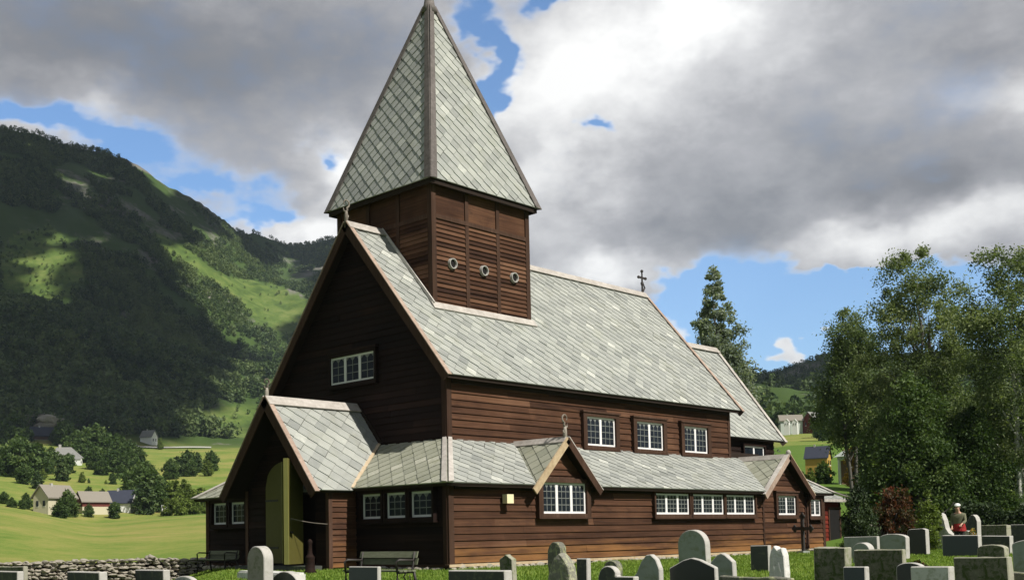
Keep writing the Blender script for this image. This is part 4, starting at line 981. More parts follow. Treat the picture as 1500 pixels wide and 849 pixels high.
# ---- the far woods on the mountainsides
def forest(name, xr, r0f, r1f, n, hgt, nq, seed, label, dens=.5):
    rng = np.random.default_rng(seed); px = rng.uniform(*xr, n*3); b = np.array([bearing(x) for x in np.linspace(xr[0], xr[1], 200)])
    B = np.interp(px, np.linspace(xr[0], xr[1], 200), b)
    Ri = np.stack([np.interp(B, _kb, _kr[:, i]) for i in range(5)]); ra, rb = Ri[2]*r0f, Ri[4]*r1f
    r = np.sqrt(rng.uniform(ra**2, rb**2)); X, Y = CX+r*np.cos(B), CY+r*np.sin(B); Z = ground_z(X, Y)
    fr = (r-ra)/(rb-ra)
    nz = np.array([mnoise.noise(Vector((x*.012, y*.012, 0)))+.6*mnoise.noise(Vector((x*.035, y*.035, 4))) for x, y in zip(X, Y)])
    qx, qy = npix(X, Y, Z); op = is_open(X, Y, Z); keep = (~op) & (nz > -dens+.25*fr); keep |= op & (rng.uniform(0, 1, len(X)) < np.where(qx < 150, .30, .05))
    idx = np.nonzero(keep)[0][:n]; X, Y, Z, fr = X[idx], Y[idx], Z[idx], fr[idx]
    h = hgt*rng.uniform(.55, 1.35, len(idx))*(1-.45*fr)*np.where(op[idx], .45, 1); w = h*rng.uniform(.30, .48, len(idx))
    tt = np.repeat(np.arange(len(idx)), nq); q = rng.normal(0, 1, (len(tt), 3)); q /= np.linalg.norm(q, axis=1)[:, None]; q *= (rng.uniform(.25, 1, len(tt))**.5)[:, None]
    C = np.stack([X[tt]+q[:, 0]*w[tt], Y[tt]+q[:, 1]*w[tt], Z[tt]+h[tt]*(.5+.5*q[:, 2])], 1)
    tb = np.clip(rng.normal(.45, .2, len(idx))+.55*nz[idx], 0, 1)
    V, Fq, t = leaf_cards(C, 1.0, rng, np.clip(tb[tt]+rng.normal(0, .1, len(tt)), 0, 1))
    V = (V.reshape(-1, 4, 3)-C[:, None])*(h[tt]*.125)[:, None, None]+C[:, None]
    o = link(name, np_mesh(name, V.reshape(-1, 3), Fq, [M['forestleaf']], t)); tag(o, label, 'woods', None, 'stuff')
forest('forest', (-60, 640), 1.03, 1.0, 15000, 7.5, 64, 3, 'dense dark woods covering the mountainside on the left', .42)
forest('forest', (1040, 1560), 1.12, 1.0, 6500, 8, 50, 4, 'dark woods on the distant hill on the right', 1.1)

# ---------------------------------------------------------------- a low cloud out of view, shaped for its shade on the mountainsides
def cloud():
    rng = np.random.default_rng(21); mb = MB(); ALT = 950.
    for (xa, xb, n, r0f) in ((-260, 680, 1100, 1.03), (1030, 1600, 300, 1.7)):
        for i in range(n):
            x = rng.uniform(xa, xb); b = bearing(x); R5 = [float(np.interp(b, _kb, _kr[:, j])) for j in range(5)]
            r = rng.uniform(R5[2]*r0f, R5[4]*1.02); X, Y = CX+r*math.cos(b), CY+r*math.sin(b); Z = gz(X, Y)
            if bool(is_open(np.array([X]), np.array([Y]), np.array([Z]))[0]): continue
            px, py = pix((X, Y, Z))
            rr = rng.uniform(20, 32); mg = rr*.8/r*F_PX
            if any(math.hypot((px-a)/(c_+mg), (py-b_)/(d_+mg)) < 1 for a, b_, c_, d_ in ((400, 450, 50, 50), (340, 440, 30, 30), (360, 612, 70, 30), (300, 380, 34, 16), (80, 372, 16, 8))): continue
            if mnoise.noise(Vector((X*.009, Y*.009, 7))) > .36: continue
            t = (ALT-Z)/SUN.z; q = Vector((X, Y, Z))+SUN*t
            mb.blob(q+Vector((0, 0, rng.uniform(-15, 40))), (rr, rr, rr*.5), 2, .5, i, 0, .5, 1.6)
    m, k, p = mat('cloud'); p.inputs['Base Color'].default_value = (.85, .85, .86, 1); p.inputs['Roughness'].default_value = 1; p.inputs['Specular IOR Level'].default_value = 0
    tag(obj('cloud', mb, m, None, True), 'unseen low cloud placed to shade the mountainsides', 'cloud', None, 'stuff')
cloud()

# ---------------------------------------------------------------- houses
M['h_white'] = simple('white_house_paint', (.72, .72, .70), .6, .06); M['h_cream'] = simple('cream_house_render', (.50, .46, .33), .7, .1)
M['h_red'] = simple('falu_red_boards', (.12, .028, .022), .7, .2); M['h_yellow'] = simple('ochre_boards', (.42, .26, .06), .7, .12)
M['h_brown'] = simple('brown_boards', (.13, .075, .05), .8, .2); M['h_pale'] = simple('pale_green_grey_boards', (.42, .46, .42), .7, .1)
M['r_tan'] = simple('tan_roof', (.21, .19, .16), .8, .15); M['r_grey'] = simple('grey_roof', (.20, .20, .19), .8, .15); M['r_dark'] = simple('blue_black_roof', (.035, .04, .06), .6, .2)
M['r_green'] = simple('mossy_green_roof', (.12, .15, .09), .8, .2); M['r_red'] = simple('orange_red_roof', (.42, .12, .06), .8, .2); M['h_win'] = simple('dark_house_window', (.02, .025, .03), .25, .2)
M['concrete'] = simple('pale_concrete', (.38, .37, .35), .85, .15)
def house(name, x, d, ybase, wpx, wallpx, roofpx, yaw, wm, rm, label, cat='house', depth=.75, ridge='long', nwin=3, base=None, hip=False, chim=True, baseh=0.25):
    sc = d/F_PX; w, hw, hr = wpx*sc, wallpx*sc, roofpx*sc; dp = w*depth
    r = at(x, ybase, 1)-CAM; h_ = math.hypot(r.x, r.y); P = Vector((CX+r.x/h_*d, CY+r.y/h_*d, CZ+r.z/h_*d))
    g = gz(P.x, P.y); e = empty(name, (P.x, P.y, P.z), label, cat, None, math.atan2(r.y, r.x)+math.pi/2+math.radians(yaw))
    low = min(-.5, g-P.z-1.5)
    mb = MB(); a, b = w/2, dp/2
    mb.box((-a, -b, low if base is None else hw*baseh), (a, b, hw), 0, .5)
    if not hip: mb.prism([(-a, -b, hw), (-a, b, hw), (-a, 0, hw+hr)], (w, 0, 0), 0, .5)
    obj('wall', mb, wm, e)
    if base is not None:
        mb = MB(); mb.box((-a-.03, -b-.03, low), (a+.03, b+.03, hw*baseh), 0, .5); obj('base_wall', mb, base, e)
    mb = MB(); o = .06*w; t = .035*w
    if hip:
        rl = a*.45; E = [(-a-o, -b-o, hw), (a+o, -b-o, hw), (a+o, b+o, hw), (-a-o, b+o, hw)]; T = [(-rl, 0, hw+hr), (rl, 0, hw+hr)]
        mb.face([E[0], E[1], T[1], T[0]], 0, .5); mb.face([E[1], E[2], T[1]], 0, .5); mb.face([E[2], E[3], T[0], T[1]], 0, .5); mb.face([E[3], E[0], T[0]], 0, .5); mb.face(E[::-1], 0, .5)
    else:
        k_ = hr/b
        for s in (-1, 1): mb.prism([(-a-o, s*(b+o), hw-o*k_+.02), (-a-o, 0, hw+hr+.02), (-a-o, 0, hw+hr+.02+t), (-a-o, s*(b+o), hw-o*k_+.02+t)], (w+2*o, 0, 0), 0, .5)
    ro = obj('roof', mb, rm, e)
    if chim:
        mb = MB(); mb.box((w*.1, -.03*w, hw+hr*.6), (w*.1+.07*w, .04*w, hw+hr*1.25), 0, .5); obj('chimney', mb, M['concrete'], ro)
    ww, wh = w*.09, hw*.32
    for i in range(nwin):
        q = -a+w*(i+.5)/nwin; z0 = hw*.45
        mb = MB(); mb.box((q-ww/2, -b-.10, z0), (q+ww/2, -b-.05, z0+wh), 1, .5); mb.box((q-ww*.65, -b-.06, z0-.1), (q+ww*.65, -b-.003, z0+wh+.1), 0, .5); obj('window', mb, [M['h_white'], M['h_win']], e)
    for q in (-.22, .22):
        for sx in (-1, 1):
            mb = MB(); mb.box((sx*(a+.003), q*dp-ww/2, hw*.45), (sx*(a+.06), q*dp+ww/2, hw*.45+wh), 1, .5); mb.box((sx*(a+.002), q*dp-ww*.65, hw*.45-.1), (sx*(a+.05), q*dp+ww*.65, hw*.45-.003), 0, .5); obj('window', mb, [M['h_white'], M['h_win']], e)
    mb = MB(); mb.box((w*.02, -b-.07, low if base is None else .1), (w*.02+w*.09, -b-.012, hw*.62), 0, .5); obj('door', mb, M['h_brown'], e)
    return e
house('house', 80, 224, 753, 48, 24, 15, 42, M['h_cream'], M['r_tan'], 'large cream two-storey house with a tan roof beyond the field', depth=.6, nwin=4)
house('barn', 136, 230, 749, 40, 15, 12, 25, M['h_red'], M['r_tan'], 'red and brown barn with a grey-brown roof between two houses', 'barn', .55, nwin=2, base=M['h_cream'], chim=False, baseh=.45)
house('house', 178, 236, 749, 36, 13, 16, -20, M['h_white'], M['r_dark'], 'white house with a steep blue-black roof beyond the field', depth=.8)
house('house', 209, 240, 751, 22, 11, 6, 10, M['h_white'], M['r_grey'], 'small white annex house beside the blue-black roofed house', depth=.7, nwin=2, chim=False)
house('shed', 241, 228, 753, 8, 10, 3, 5, M['h_white'], M['r_grey'], 'little white shed among the pale trees', 'shed', .8, nwin=1, chim=False)
house('shed', 226, 238, 750, 10, 8, 4, -15, M['h_white'], M['r_dark'], 'tiny white shed with a dark roof between the annex house and the pale trees', 'shed', .8, nwin=1, chim=False)
house('house', 94, 372, 682, 42, 11, 15, -15, M['h_white'], M['r_grey'], 'white house with a grey hipped roof in the trees on the slope', depth=.7, hip=True)
house('house', 112, 366, 683, 13, 10, 3, -15, M['h_white'], M['r_grey'], 'small flat white wing beside the hip-roofed house', depth=.7, nwin=1, chim=False)
house('house', 4, 322, 702, 28, 11, 5, 5, M['h_white'], M['r_grey'], 'white house cut by the left edge', depth=.6)
house('house', 218, 500, 652, 19, 12, 9, -35, M['h_white'], M['r_grey'], 'small white house with a grey roof under the dark woods')
house('cabin', 161, 520, 641, 12, 7, 7, 30, M['h_red'], M['r_red'], 'little cabin with an orange-red roof at the edge of the woods', 'cabin', nwin=1, chim=False)
house('house', 62, 488, 647, 30, 9, 11, 10, M['h_brown'], M['r_dark'], 'dark-roofed house beside the grey rock cutting', depth=.6, nwin=2, base=M['concrete'], baseh=.3)
house('house', 1158, 268, 627, 30, 11, 7, 12, M['h_pale'], M['r_tan'], 'low pale house with a tan roof beside the red barn', depth=.5)
for x, l in ((1153, 'white gabled porch wing of the pale house, nearer the church'), (1165, 'white gabled porch wing of the pale house, nearer the red barn')):
    house('outbuilding', x, 262, 626, 7, 8, 4, 80, M['h_white'], M['h_white'], l, 'outbuilding', 1.0, nwin=1, chim=False)
house('barn', 1191, 268, 629, 20, 13, 11, 55, M['h_red'], M['r_grey'], 'dark red barn with a grey roof on the slope', 'barn', 1.0, nwin=0, chim=False)
house('cottage', 1199, 116, 690, 30, 19, 15, -12, M['h_yellow'], M['r_dark'], 'ochre yellow cottage with a dark blue roof below the lawn', 'cottage', .8, nwin=2)
house('house', 1277, 250, 627, 20, 8, 11, 15, M['h_white'], M['r_green'], 'white house with a mossy green roof seen through the birches', nwin=2, chim=False)
def pavilion():
    p = on_ground(1253, 97); e = empty('garden_pavilion', p, 'small pale pavilion with white posts under the yellow-leaved tree', 'pavilion', None, math.radians(-30)); e.scale = (1.15, 1.15, 1.15)
    mb = MB(); mb.box((-.75, -.75, 1.85), (.75, .75, 2.05), 0, .5); mb.prism([(-.95, -.95, 2.052), (.95, -.95, 2.052), (0, -.95, 2.6)], (0, 1.9, 0), 0, .5); obj('roof', mb, M['h_pale'], e)
    for x in (-.65, .65):
        for y in (-.65, .65):
            mb = MB(); mb.box((x-.08, y-.08, -.2), (x+.08, y+.08, 1.848), 0, .5); obj('post', mb, M['h_white'], e)
    mb = MB(); mb.box((-.6, .5, .0), (.6, .56, 1.8), 0, .5); obj('back_wall', mb, M['h_brown'], e)
pavilion()
def rock_cutting():
    p = on_ground(62, 500); mb = MB()
    for i in range(14): mb.blob(p+Vector((random.uniform(-7, 7), random.uniform(-7, 7), random.uniform(0, 5))), (random.uniform(2, 4), random.uniform(2, 4), random.uniform(1.5, 3)), 2, .4, i, 0, None, 1.8)
    tag(obj('rock_outcrop', mb, M['rock']), 'bare grey rock cutting above the road on the slope', 'rock')
rock_cutting()
def road_wall():
    mb = MB(); a, b = on_ground(-25, 470), on_ground(20, 470)
    mb.prism([a, b, b+Vector((0, 0, 2.4)), a+Vector((0, 0, 2.4))], (b-a).cross(Vector((0, 0, 1))).normalized()*.5, 0, .5)
    tag(obj('road_barrier', mb, M['concrete']), 'pale concrete road barrier at the left edge of the slope', 'barrier')
road_wall()
def lane():
    V = []; xs = np.linspace(186, 310, 60)
    pts = [on_ground(x, 488+3*math.sin(x*.05)) for x in xs]; pts2 = [on_ground(x, 494+3*math.sin(x*.05)) for x in xs]
    mb = MB()
    for i in range(len(xs)-1): mb.face([pts[i]+Vector((0, 0, .5)), pts[i+1]+Vector((0, 0, .5)), pts2[i+1]+Vector((0, 0, .7)), pts2[i]+Vector((0, 0, .7))], 0, .5)
    tag(obj('road', mb, M['concrete']), 'narrow grey road along the foot of the woods', None, None, 'structure')
lane()

# ---------------------------------------------------------------- churchyard
def stone_wall():
    a, b = at(-12, 849, 37), at(312, 849, 40); mb = MB(); L = (b-a).length; d = (b-a).normalized(); n = Vector((-d.y, d.x, 0)); rng = random.Random(3)
    d = Vector((d.x, d.y, 0)); a = Vector((a.x, a.y, 0)); L = Vector((b.x-a.x, b.y-a.y)).length
    for row in range(9):
        u = -rng.uniform(0, .3)
        while u < L:
            w = rng.uniform(.07, .19); h = rng.uniform(.055, .085); p = a+d*(u+w)
            tp = .26-.03*math.sin(u*.9)-.03*math.sin(u*2.3)
            z = -.66+row*.125+rng.uniform(-.03, .03)
            if z < tp+.02: mb.blob(p+n*rng.uniform(-.05, .05)-n*.0+Vector((0, 0, z)), (w*1.0, rng.uniform(.17, .26), h), 2, .75, rng.uniform(0, 90), 0, None, 1.1)
            u += w*2.0
        u = 0
    cz_ = lambda p: Vector((p.x, p.y, 0))
    mb.prism([a+n*.08+Vector((0, 0, -1)), a+d*L+n*.08+Vector((0, 0, -1)), a+d*L+n*.08+Vector((0, 0, .16)), a+n*.08+Vector((0, 0, .16))], n*.12, 1, .5)
    o = obj('dry_stone_wall', mb, [M['rock'], M['under']], None); tag(o, 'dry stone wall of rounded fieldstones along the edge of the field', 'stone wall')
stone_wall()

def profile(shape, w, h):
    a = w/2
    if shape == 'flat': return [(-a, 0), (a, 0), (a, h), (-a, h)]
    if shape == 'slant': return [(-a, 0), (a, 0), (a*.92, h*.96), (a*.6, h), (-a*.8, h*.97), (-a, h*.9)]
    if shape == 'round': return [(-a, 0), (a, 0)]+[(a*math.cos(math.pi*i/14), h-a*.92+a*.92*math.sin(math.pi*i/14)) for i in range(15)]
    if shape == 'arch':
        s = min(h*.25, a*.45); return [(-a, 0), (a, 0)]+[(a*math.cos(math.pi*i/12), h-s+s*math.sin(math.pi*i/12)) for i in range(13)]
    if shape == 'low_arch':
        s = min(h*.12, a*.3); return [(-a, 0), (a, 0)]+[(a*math.cos(math.pi*i/12), h-s+s*math.sin(math.pi*i/12)) for i in range(13)]
    if shape == 'peak': return [(-a, 0), (a, 0), (a, h*.86), (a*.35, h*.97), (0, h), (-a*.35, h*.97), (-a, h*.86)]
    if shape == 'gable': return [(-a, 0), (a, 0), (a, h*.90), (0, h), (-a, h*.90)]
    if shape == 'leaf':      # one high rounded shoulder sweeping down on the far side
        return [(-a, 0), (a, 0), (a, h*.80), (a*.75, h*.93), (a*.35, h), (0, h*.99), (-a*.4, h*.90), (-a*.8, h*.74), (-a, h*.70)]
    if shape == 'hump':      # flat top with a rounded hump at its north half
        return [(-a, 0), (a, 0), (a, h*.86), (-a*.0, h*.86)]+[(-a*.45+a*.5*math.cos(math.pi*i/8), h*.86+h*.14*math.sin(math.pi*i/8)) for i in range(1, 8)]+[(-a, h*.84)]
    if shape == 'sweep':     # tall rounded head with a concave wing
        return [(-a, 0), (a, 0), (a, h*.45), (a*.55, h*.50), (a*.25, h*.62), (a*.1, h*.82), (-a*.12, h*.96), (-a*.4, h), (-a*.75, h*.95), (-a, h*.8)]
    if shape == 'rough': return [(-a, 0), (a, 0), (a*.98, h*.55), (a*.8, h*.82), (a*.45, h*.93), (a*.1, h), (-a*.3, h*.92), (-a*.62, h*.84), (-a*.95, h*.5)]
    if shape == 'obelisk': return [(-a, 0), (a, 0), (a*.72, h*.86), (a*.50, h*.98), (a*.1, h*.95), (-a*.2, h), (-a*.55, h*.93), (-a*.72, h*.84)]
    raise KeyError(shape)
def gravestone(x0, x1, x2, yt, h, shape, m, label, d=None, tilt=0, rough_=0, group=None, bev=.012):
    yh = horizon(x1); k_ = (yt-yh)/F_PX
    if d is None:
        d = (CZ+.75-h)/(.75/28+k_)
        if d > 28: d = (CZ-h)/max(k_, 1e-4)
    P = at(x1, yh, d); c = RT.y; 
    # width along +Y so that its far edge meets column x0; thickness along +X so that it meets column x2
    def solve(axis, x):
        lo, hi = 0, 6
        for _ in range(40):
            mdl = (lo+hi)/2; q = pix(P+axis*mdl)[0]
            if (q > x) == (axis.y > .5): lo = mdl
            else: hi = mdl
        return lo
    w = max(.12, solve(Vector((0, 1, 0)), x0)); t = min(.6, max(.07, solve(Vector((1, 0, 0)), x2)))
    g = gz(P.x, P.y); top = CZ-k_*d; hh = max(.25, top-g)
    pts = profile(shape, w, hh+.15)
    bm = bmesh.new(); vs = [bm.verts.new((0, -x, z-.15)) for x, z in pts]; f = bm.faces.new(vs)
    r = bmesh.ops.extrude_face_region(bm, geom=[f]); bmesh.ops.translate(bm, verts=[v for v in r['geom'] if isinstance(v, bmesh.types.BMVert)], vec=(t, 0, 0))
    bmesh.ops.recalc_face_normals(bm, faces=bm.faces)
    bmesh.ops.bevel(bm, geom=[e for e in bm.edges], offset=min(bev, t*.2), segments=1, affect='EDGES', clamp_overlap=True)
    if rough_:
        bmesh.ops.triangulate(bm, faces=bm.faces); bmesh.ops.subdivide_edges(bm, edges=[e for e in bm.edges if e.calc_length() > .12], cuts=3, use_grid_fill=True)
        bmesh.ops.triangulate(bm, faces=bm.faces); bm.normal_update(); sd_ = x0*.37
        mv = [(v, v.normal.copy()) for v in bm.verts]
        for v, nn in mv: v.co += nn*rough_*(mnoise.noise(v.co*4+Vector((sd_, 0, 0)))+.6*mnoise.noise(v.co*11+Vector((sd_, 3, 0))))
    bm.normal_update(); me = bpy.data.meshes.new('gravestone')
    if not rough_ or m is M['st_moss']:
        for f in bm.faces:
            if abs(f.normal.x) < .8: f.material_index = 1
    bm.to_mesh(me); bm.free(); me.materials.append(m); me.materials.append(M['st_edge2'] if m is M['st_moss'] else M['st_edge'])
    o = link('gravestone', me); o.location = (P.x, P.y+w/2, g); o.rotation_euler = (math.radians(tilt), math.radians(random.uniform(-1.5, 1.5)), math.radians(random.uniform(-2.5, 2.5)))
    return tag(o, label, 'gravestone', group)
G = [
    (-25, 23, 33, 836, .74, 'flat', 'st_dark', 'flat-topped dark gravestone with a rosy lit edge, leftmost of all the gravestones'),
    (-10, 36, 43, 829, .76, 'flat', 'st_moss', 'mossy upright slab standing just behind the leftmost gravestone'),
    (98, 150, 162, 837, .72, 'flat', 'st_dark', 'dark flat gravestone below the middle of the dry stone wall'),
    (197, 242, 252, 834, .72, 'flat', 'st_dark', 'dark flat gravestone at the shaded end of the dry stone wall'),
    (250, 284, 292, 843, .62, 'arch', 'st_light', 'low pale gravestone with an arched top, right of the dry stone wall'),
    (361, 386, 400, 799, 1.05, 'round', 'st_mid', 'tall pale round-headed gravestone in front of the church door'),
    (392, 438, 450, 836, .66, 'round', 'st_dark', 'dark semicircular gravestone at the foot of the pale round-headed one'),
    (508, 553, 558, 829, .74, 'flat', 'st_navy', 'thin flat blue-grey gravestone in front of the bench'),
    (657, 738, 750, 835, .75, 'flat', 'st_dark', 'wide dark flat gravestone below the corner of the church'),
    (731, 750, 757, 811, .72, 'gable', 'st_moss', 'small mossy gable-topped gravestone behind the wide dark flat one'),
    (802, 822, 831, 793, .98, 'round', 'st_rough', 'tall mossy round-topped gravestone below the front dormer', 21),
    (800, 836, 847, 809, .80, 'rough', 'st_speck', 'lichen-speckled pointed natural stone, front of the pair below the dormer', 16),
    (842, 858, 864, 817, .76, 'flat', 'st_dark', 'narrow dark gravestone right of the lichen-speckled pointed stone'),
    (883, 903, 911, 820, .58, 'round', 'st_rough', 'small mossy boulder-like gravestone behind the hump-topped one'),
    (873, 925, 933, 828, .78, 'hump', 'st_dark', 'dark gravestone with a rounded hump on its flat top'),
    (926, 965, 971, 811, .86, 'leaf', 'st_grey', 'grey-green gravestone with one high rounded shoulder'),
    (993, 1034, 1041, 775, 1.05, 'round', 'st_grey', 'tall round-headed grey gravestone against the brown church wall', 26),
    (979, 1047, 1052, 816, .82, 'peak', 'st_black', 'black gravestone with a shallow peaked top'),
    (1041, 1073, 1079, 809, .80, 'peak', 'st_grey', 'light grey peaked gravestone right of the black peaked one'),
    (1098, 1124, 1129, 798, .80, 'flat', 'st_dark', 'plain dull grey slab beside the white natural stone', 26),
    (1120, 1150, 1158, 799, .92, 'obelisk', 'st_white', 'rough white natural stone pillar'),
    (1190, 1236, 1246, 801, .92, 'flat', 'st_moss', 'thick mossy block gravestone near the iron cross'),
    (1232, 1265, 1271, 829, .70, 'flat', 'st_navy', 'small navy gravestone in front of the mossy blocks'),
    (1249, 1322, 1327, 804, .85, 'flat', 'st_moss', 'wide mossy gravestone right of the thick mossy block'),
    (1236, 1284, 1288, 785, .80, 'flat', 'st_grey', 'wide grey-green gravestone with a lichened top behind the mossy blocks', 33),
    (1247, 1272, 1280, 794, .78, 'round', 'st_grey', 'grey round-headed gravestone behind the wide mossy one', 29),
    (1287, 1326, 1331, 781, .85, 'low_arch', 'st_grey', 'wide light grey gravestone with a rounded shoulder before the dark slanted one', 32),
    (1328, 1356, 1361, 773, .85, 'slant', 'st_black', 'black gravestone with slanted shoulders on the open grass', 37),
    (1268, 1277, 1282, 767, .85, 'round', 'st_moss', 'thin round-headed gravestone, nearest the conical shrub of a row of three', 46),
    (1282, 1290, 1295, 766, .85, 'round', 'st_grey', 'thin round-headed gravestone, middle of a row of three by the red shrub', 47),
    (1292, 1299, 1304, 766, .85, 'round', 'st_grey', 'thin round-headed gravestone, last of a row of three by the red shrub', 48),
    (1326, 1336, 1341, 754, 1.0, 'round', 'st_grey', 'slim round-headed gravestone right of the red-brown shrub', 50),
    (1369, 1396, 1402, 750, 1.15, 'sweep', 'st_light', 'tall pale gravestone with a rounded head and swept wing, beside the person', 43),
    (1404, 1424, 1430, 776, .80, 'peak', 'st_light', 'low pale pointed gravestone right of the person', 40.5),
    (1414, 1431, 1437, 753, 1.1, 'leaf', 'st_dark', 'dark gravestone with a curved bright shoulder right of the person', 45),
    (1379, 1432, 1437, 783, .88, 'flat', 'st_navy', 'broad blue-grey gravestone in front of the person', 33),
    (1436, 1474, 1480, 768, .90, 'flat', 'st_moss', 'long mossy gravestone before the dark hedge', 38),
    (1437, 1478, 1483, 784, .80, 'flat', 'st_dark', 'long dark gravestone in front of the hedge', 35),
    (1480, 1520, 1528, 767, .92, 'flat', 'st_dark', 'dark gravestone by the hedge at the right edge', 40),
    (1430, 1471, 1477, 797, .84, 'low_arch', 'st_moss', 'mossy gravestone with a low arched top behind the big mossy block'),
    (1396, 1476, 1483, 815, .82, 'flat', 'st_moss', 'big wide mossy block gravestone at the lower right'),
    (1482, 1560, 1570, 788, 1.0, 'low_arch', 'st_grey', 'large smooth light grey gravestone cut by the right edge', 22),
    (1331, 1387, 1396, 829, .74, 'flat', 'st_light', 'pale grey flat gravestone with a bright white rim'),
    (1310, 1348, 1354, 823, .74, 'arch', 'st_black', 'black arched gravestone behind the pale flat one'),
    (1472, 1520, 1530, 838, .62, 'flat', 'st_rough', 'low speckled gravestone at the lower right corner'),
    (1050, 1150, 1160, 845, .60, 'flat', 'st_rough', 'low mossy slab in front of the white natural stone'),
]
for x0, x1, x2, yt, h, sh, m_, l, *dd in G:
    gravestone(x0, x1, x2, yt, h, sh, M[m_], l, dd[0] if dd else None, rough_=.02 if m_ in ('st_rough', 'st_white', 'st_speck') else (.012 if m_ == 'st_moss' else 0), tilt=random.uniform(-1.2, 1.2))

def cross():
    P = Vector((17.24, -1.48, 0)); e = empty('grave_cross', P, 'dark iron cross with trefoil arms on a grave by the church wall', 'cross', None, math.radians(-20))
    mb = MB(); mb.box((-.04, -.062, -.1), (.04, .062, 1.36), 0, .4); mb.box((-.038, -.42, .82), (.038, .42, .94), 0, .4)
    for y, z in ((-.42, .88), (.42, .88), (0, 1.34)):
        dy, dz = (0, 1) if y == 0 else (math.copysign(1, y), 0)
        for k_, s_ in ((0, 1), (1, 0), (-1, 0)): mb.blob((0, y+dy*s_*.075+dz*k_*.075, z+dz*s_*.075+dy*k_*.075), (.042, .075, .075), 2, 0, 0, 0, .4)
    mb.blob((0, 0, .88), (.045, .13, .13), 2, 0, 0, 0, .4)
    obj('cross_body', mb, M['iron'], e); mb = MB(); mb.box((-.16, -.16, -.2), (.16, .16, .05), 0, .5); obj('plinth', mb, M['st_grey'], e)
cross()
def bench(x0, x1, ytop, d, label):
    a, b = at(x0, ytop, d+.5), at(x1, ytop, d-.2); ymid = (a.y+b.y)/2; P = (a+b)/2; L = 1.75; g = gz(P.x, P.y); e = empty('garden_bench', (P.x, P.y, g), label, 'bench', None, 0)
    H = max(.68, P.z-g); mb = MB()
    for z in (H-.13, H-.27): mb.hexa([(.20, -L/2, z), (.225, -L/2, z), (.225, L/2, z), (.20, L/2, z), (.24, -L/2, z+.125), (.265, -L/2, z+.125), (.265, L/2, z+.125), (.24, L/2, z+.125)], 0)
    obj('backrest', mb, M['bench'], e); mb = MB()
    for k_ in range(4): mb.box((-.26+k_*.115, -L/2, .38), (-.16+k_*.115, L/2, .41), 0)
    obj('seat', mb, M['bench'], e)
    for y in (-L/2+.08, L/2-.08):
        mb = MB(); mb.tube([(-.28, y, -.05), (-.24, y, .2), (-.25, y, .37), (.15, y, .37), (.24, y, H-.02)], .03, 7, 0, .5); mb.tube([(.2, y, .37), (.24, y, .2), (.30, y, -.05)], .03, 7, 0, .5)
        mb.tube([(-.25, y, .37), (-.27, y, .58), (-.2, y, .62), (.2, y, .60)], .024, 7, 0, .5)
        mb.tube([(.0, y, .37), (-.08, y, .28), (.0, y, .18), (.1, y, .22), (.08, y, .3)], .018, 6, 0, .5); obj('iron_end', mb, M['iron'], e, True)
bench(514, 600, 807, 22.5, 'green-grey bench with black iron ends against the west wall')
bench(288, 350, 813, 36, 'grey bench in the shade by the north corner of the church')
def turned_post():
    P = at(454, 800, 29.5); P.z = 0; mb = MB(); prof = [(.0, .17), (.06, .17), (.10, .135), (.40, .12), (.44, .14), (.48, .10), (.55, .065), (.78, .05), (.84, .075), (.90, .05), (.93, .01)]
    mb.tube([(0, 0, z-.02) for z, r in prof], [r for z, r in prof], 14, 0, .5); o = obj('turned_post', mb, M['board'], None, True); o.location = (P.x, P.y, gz(P.x, P.y)+.03); tag(o, 'dark turned wooden post standing beside the open church door', 'post')
turned_post()
def slab():
    mb = MB(); a, b = at(345, 839, 27.2), at(450, 837, 26.0); c = (a+b)/2; mb.box((-.32, -(a.y-b.y)/2, -.3), (.32, (a.y-b.y)/2, .21), 0, .5)
    me = mb.mesh('stone_slab', [M['st_light']]); bm = bmesh.new(); bm.from_mesh(me); bmesh.ops.bevel(bm, geom=list(bm.edges), offset=.04, segments=2, affect='EDGES'); bm.to_mesh(me); bm.free()
    o = link('stone_slab', me); o.location = (c.x, c.y, gz(c.x, c.y)); o.rotation_euler = (math.radians(1), 0, math.radians(-6)); tag(o, 'pale stone slab lying in the grass before the church door', 'stone slab')
slab()
def rope():
    a, b = Vector((-1.86, 4.69, 1.46)), Vector((-1.09, 3.93, 1.27)); mb = MB(); mb.tube([a.lerp(b, i/8)-Vector((0, 0, .03*math.sin(math.pi*i/8))) for i in range(9)], .011, 6, 0, .5)
    tag(obj('rope', mb, M['finial']), 'pale rope strung from the open door to the porch post', 'rope')
rope()
def lantern():
    P = on_ground(1424, 18); P = at(1424, 850, 15.0); g = gz(P.x, P.y); mb = MB(); mb.tube([(0, 0, -.1), (0, 0, .05), (0, 0, P.z-g-.08)], [.07, .05, .03], 10); mb.blob((0, 0, P.z-g), .075, 2, .05)
    o = obj('grave_lantern', mb, M['h_white'], None, True); o.location = (P.x, P.y, g); tag(o, 'round white grave lantern in front of the big mossy block', 'lantern')
lantern()
def flowers(x, y, d, w, h, leaf, label, name='flower_bush'):
    P = at(x, y, d); g = gz(P.x, P.y); rng = np.random.default_rng(int(x)); n = 1400; th = rng.uniform(0, 6.28, n); r = np.sqrt(rng.uniform(0, 1, n))*w/2; z = rng.uniform(0, 1, n)*np.sqrt(np.maximum(0, 1-(r/(w/2))**2))*h
    V, Fq, t = leaf_cards(np.stack([r*np.cos(th), r*np.sin(th), z], 1), .045, rng, np.clip(rng.normal(.45, .2, n), 0, 1))
    mi = (z > h*.45) & (rng.uniform(0, 1, n) < .6); me = np_mesh(name, V, Fq, [M['broad'], M[leaf]], t); me.polygons.foreach_set('material_index', mi.astype(np.int32))
    o = link(name, me); o.location = (P.x, P.y, g); tag(o, label, 'flowers')
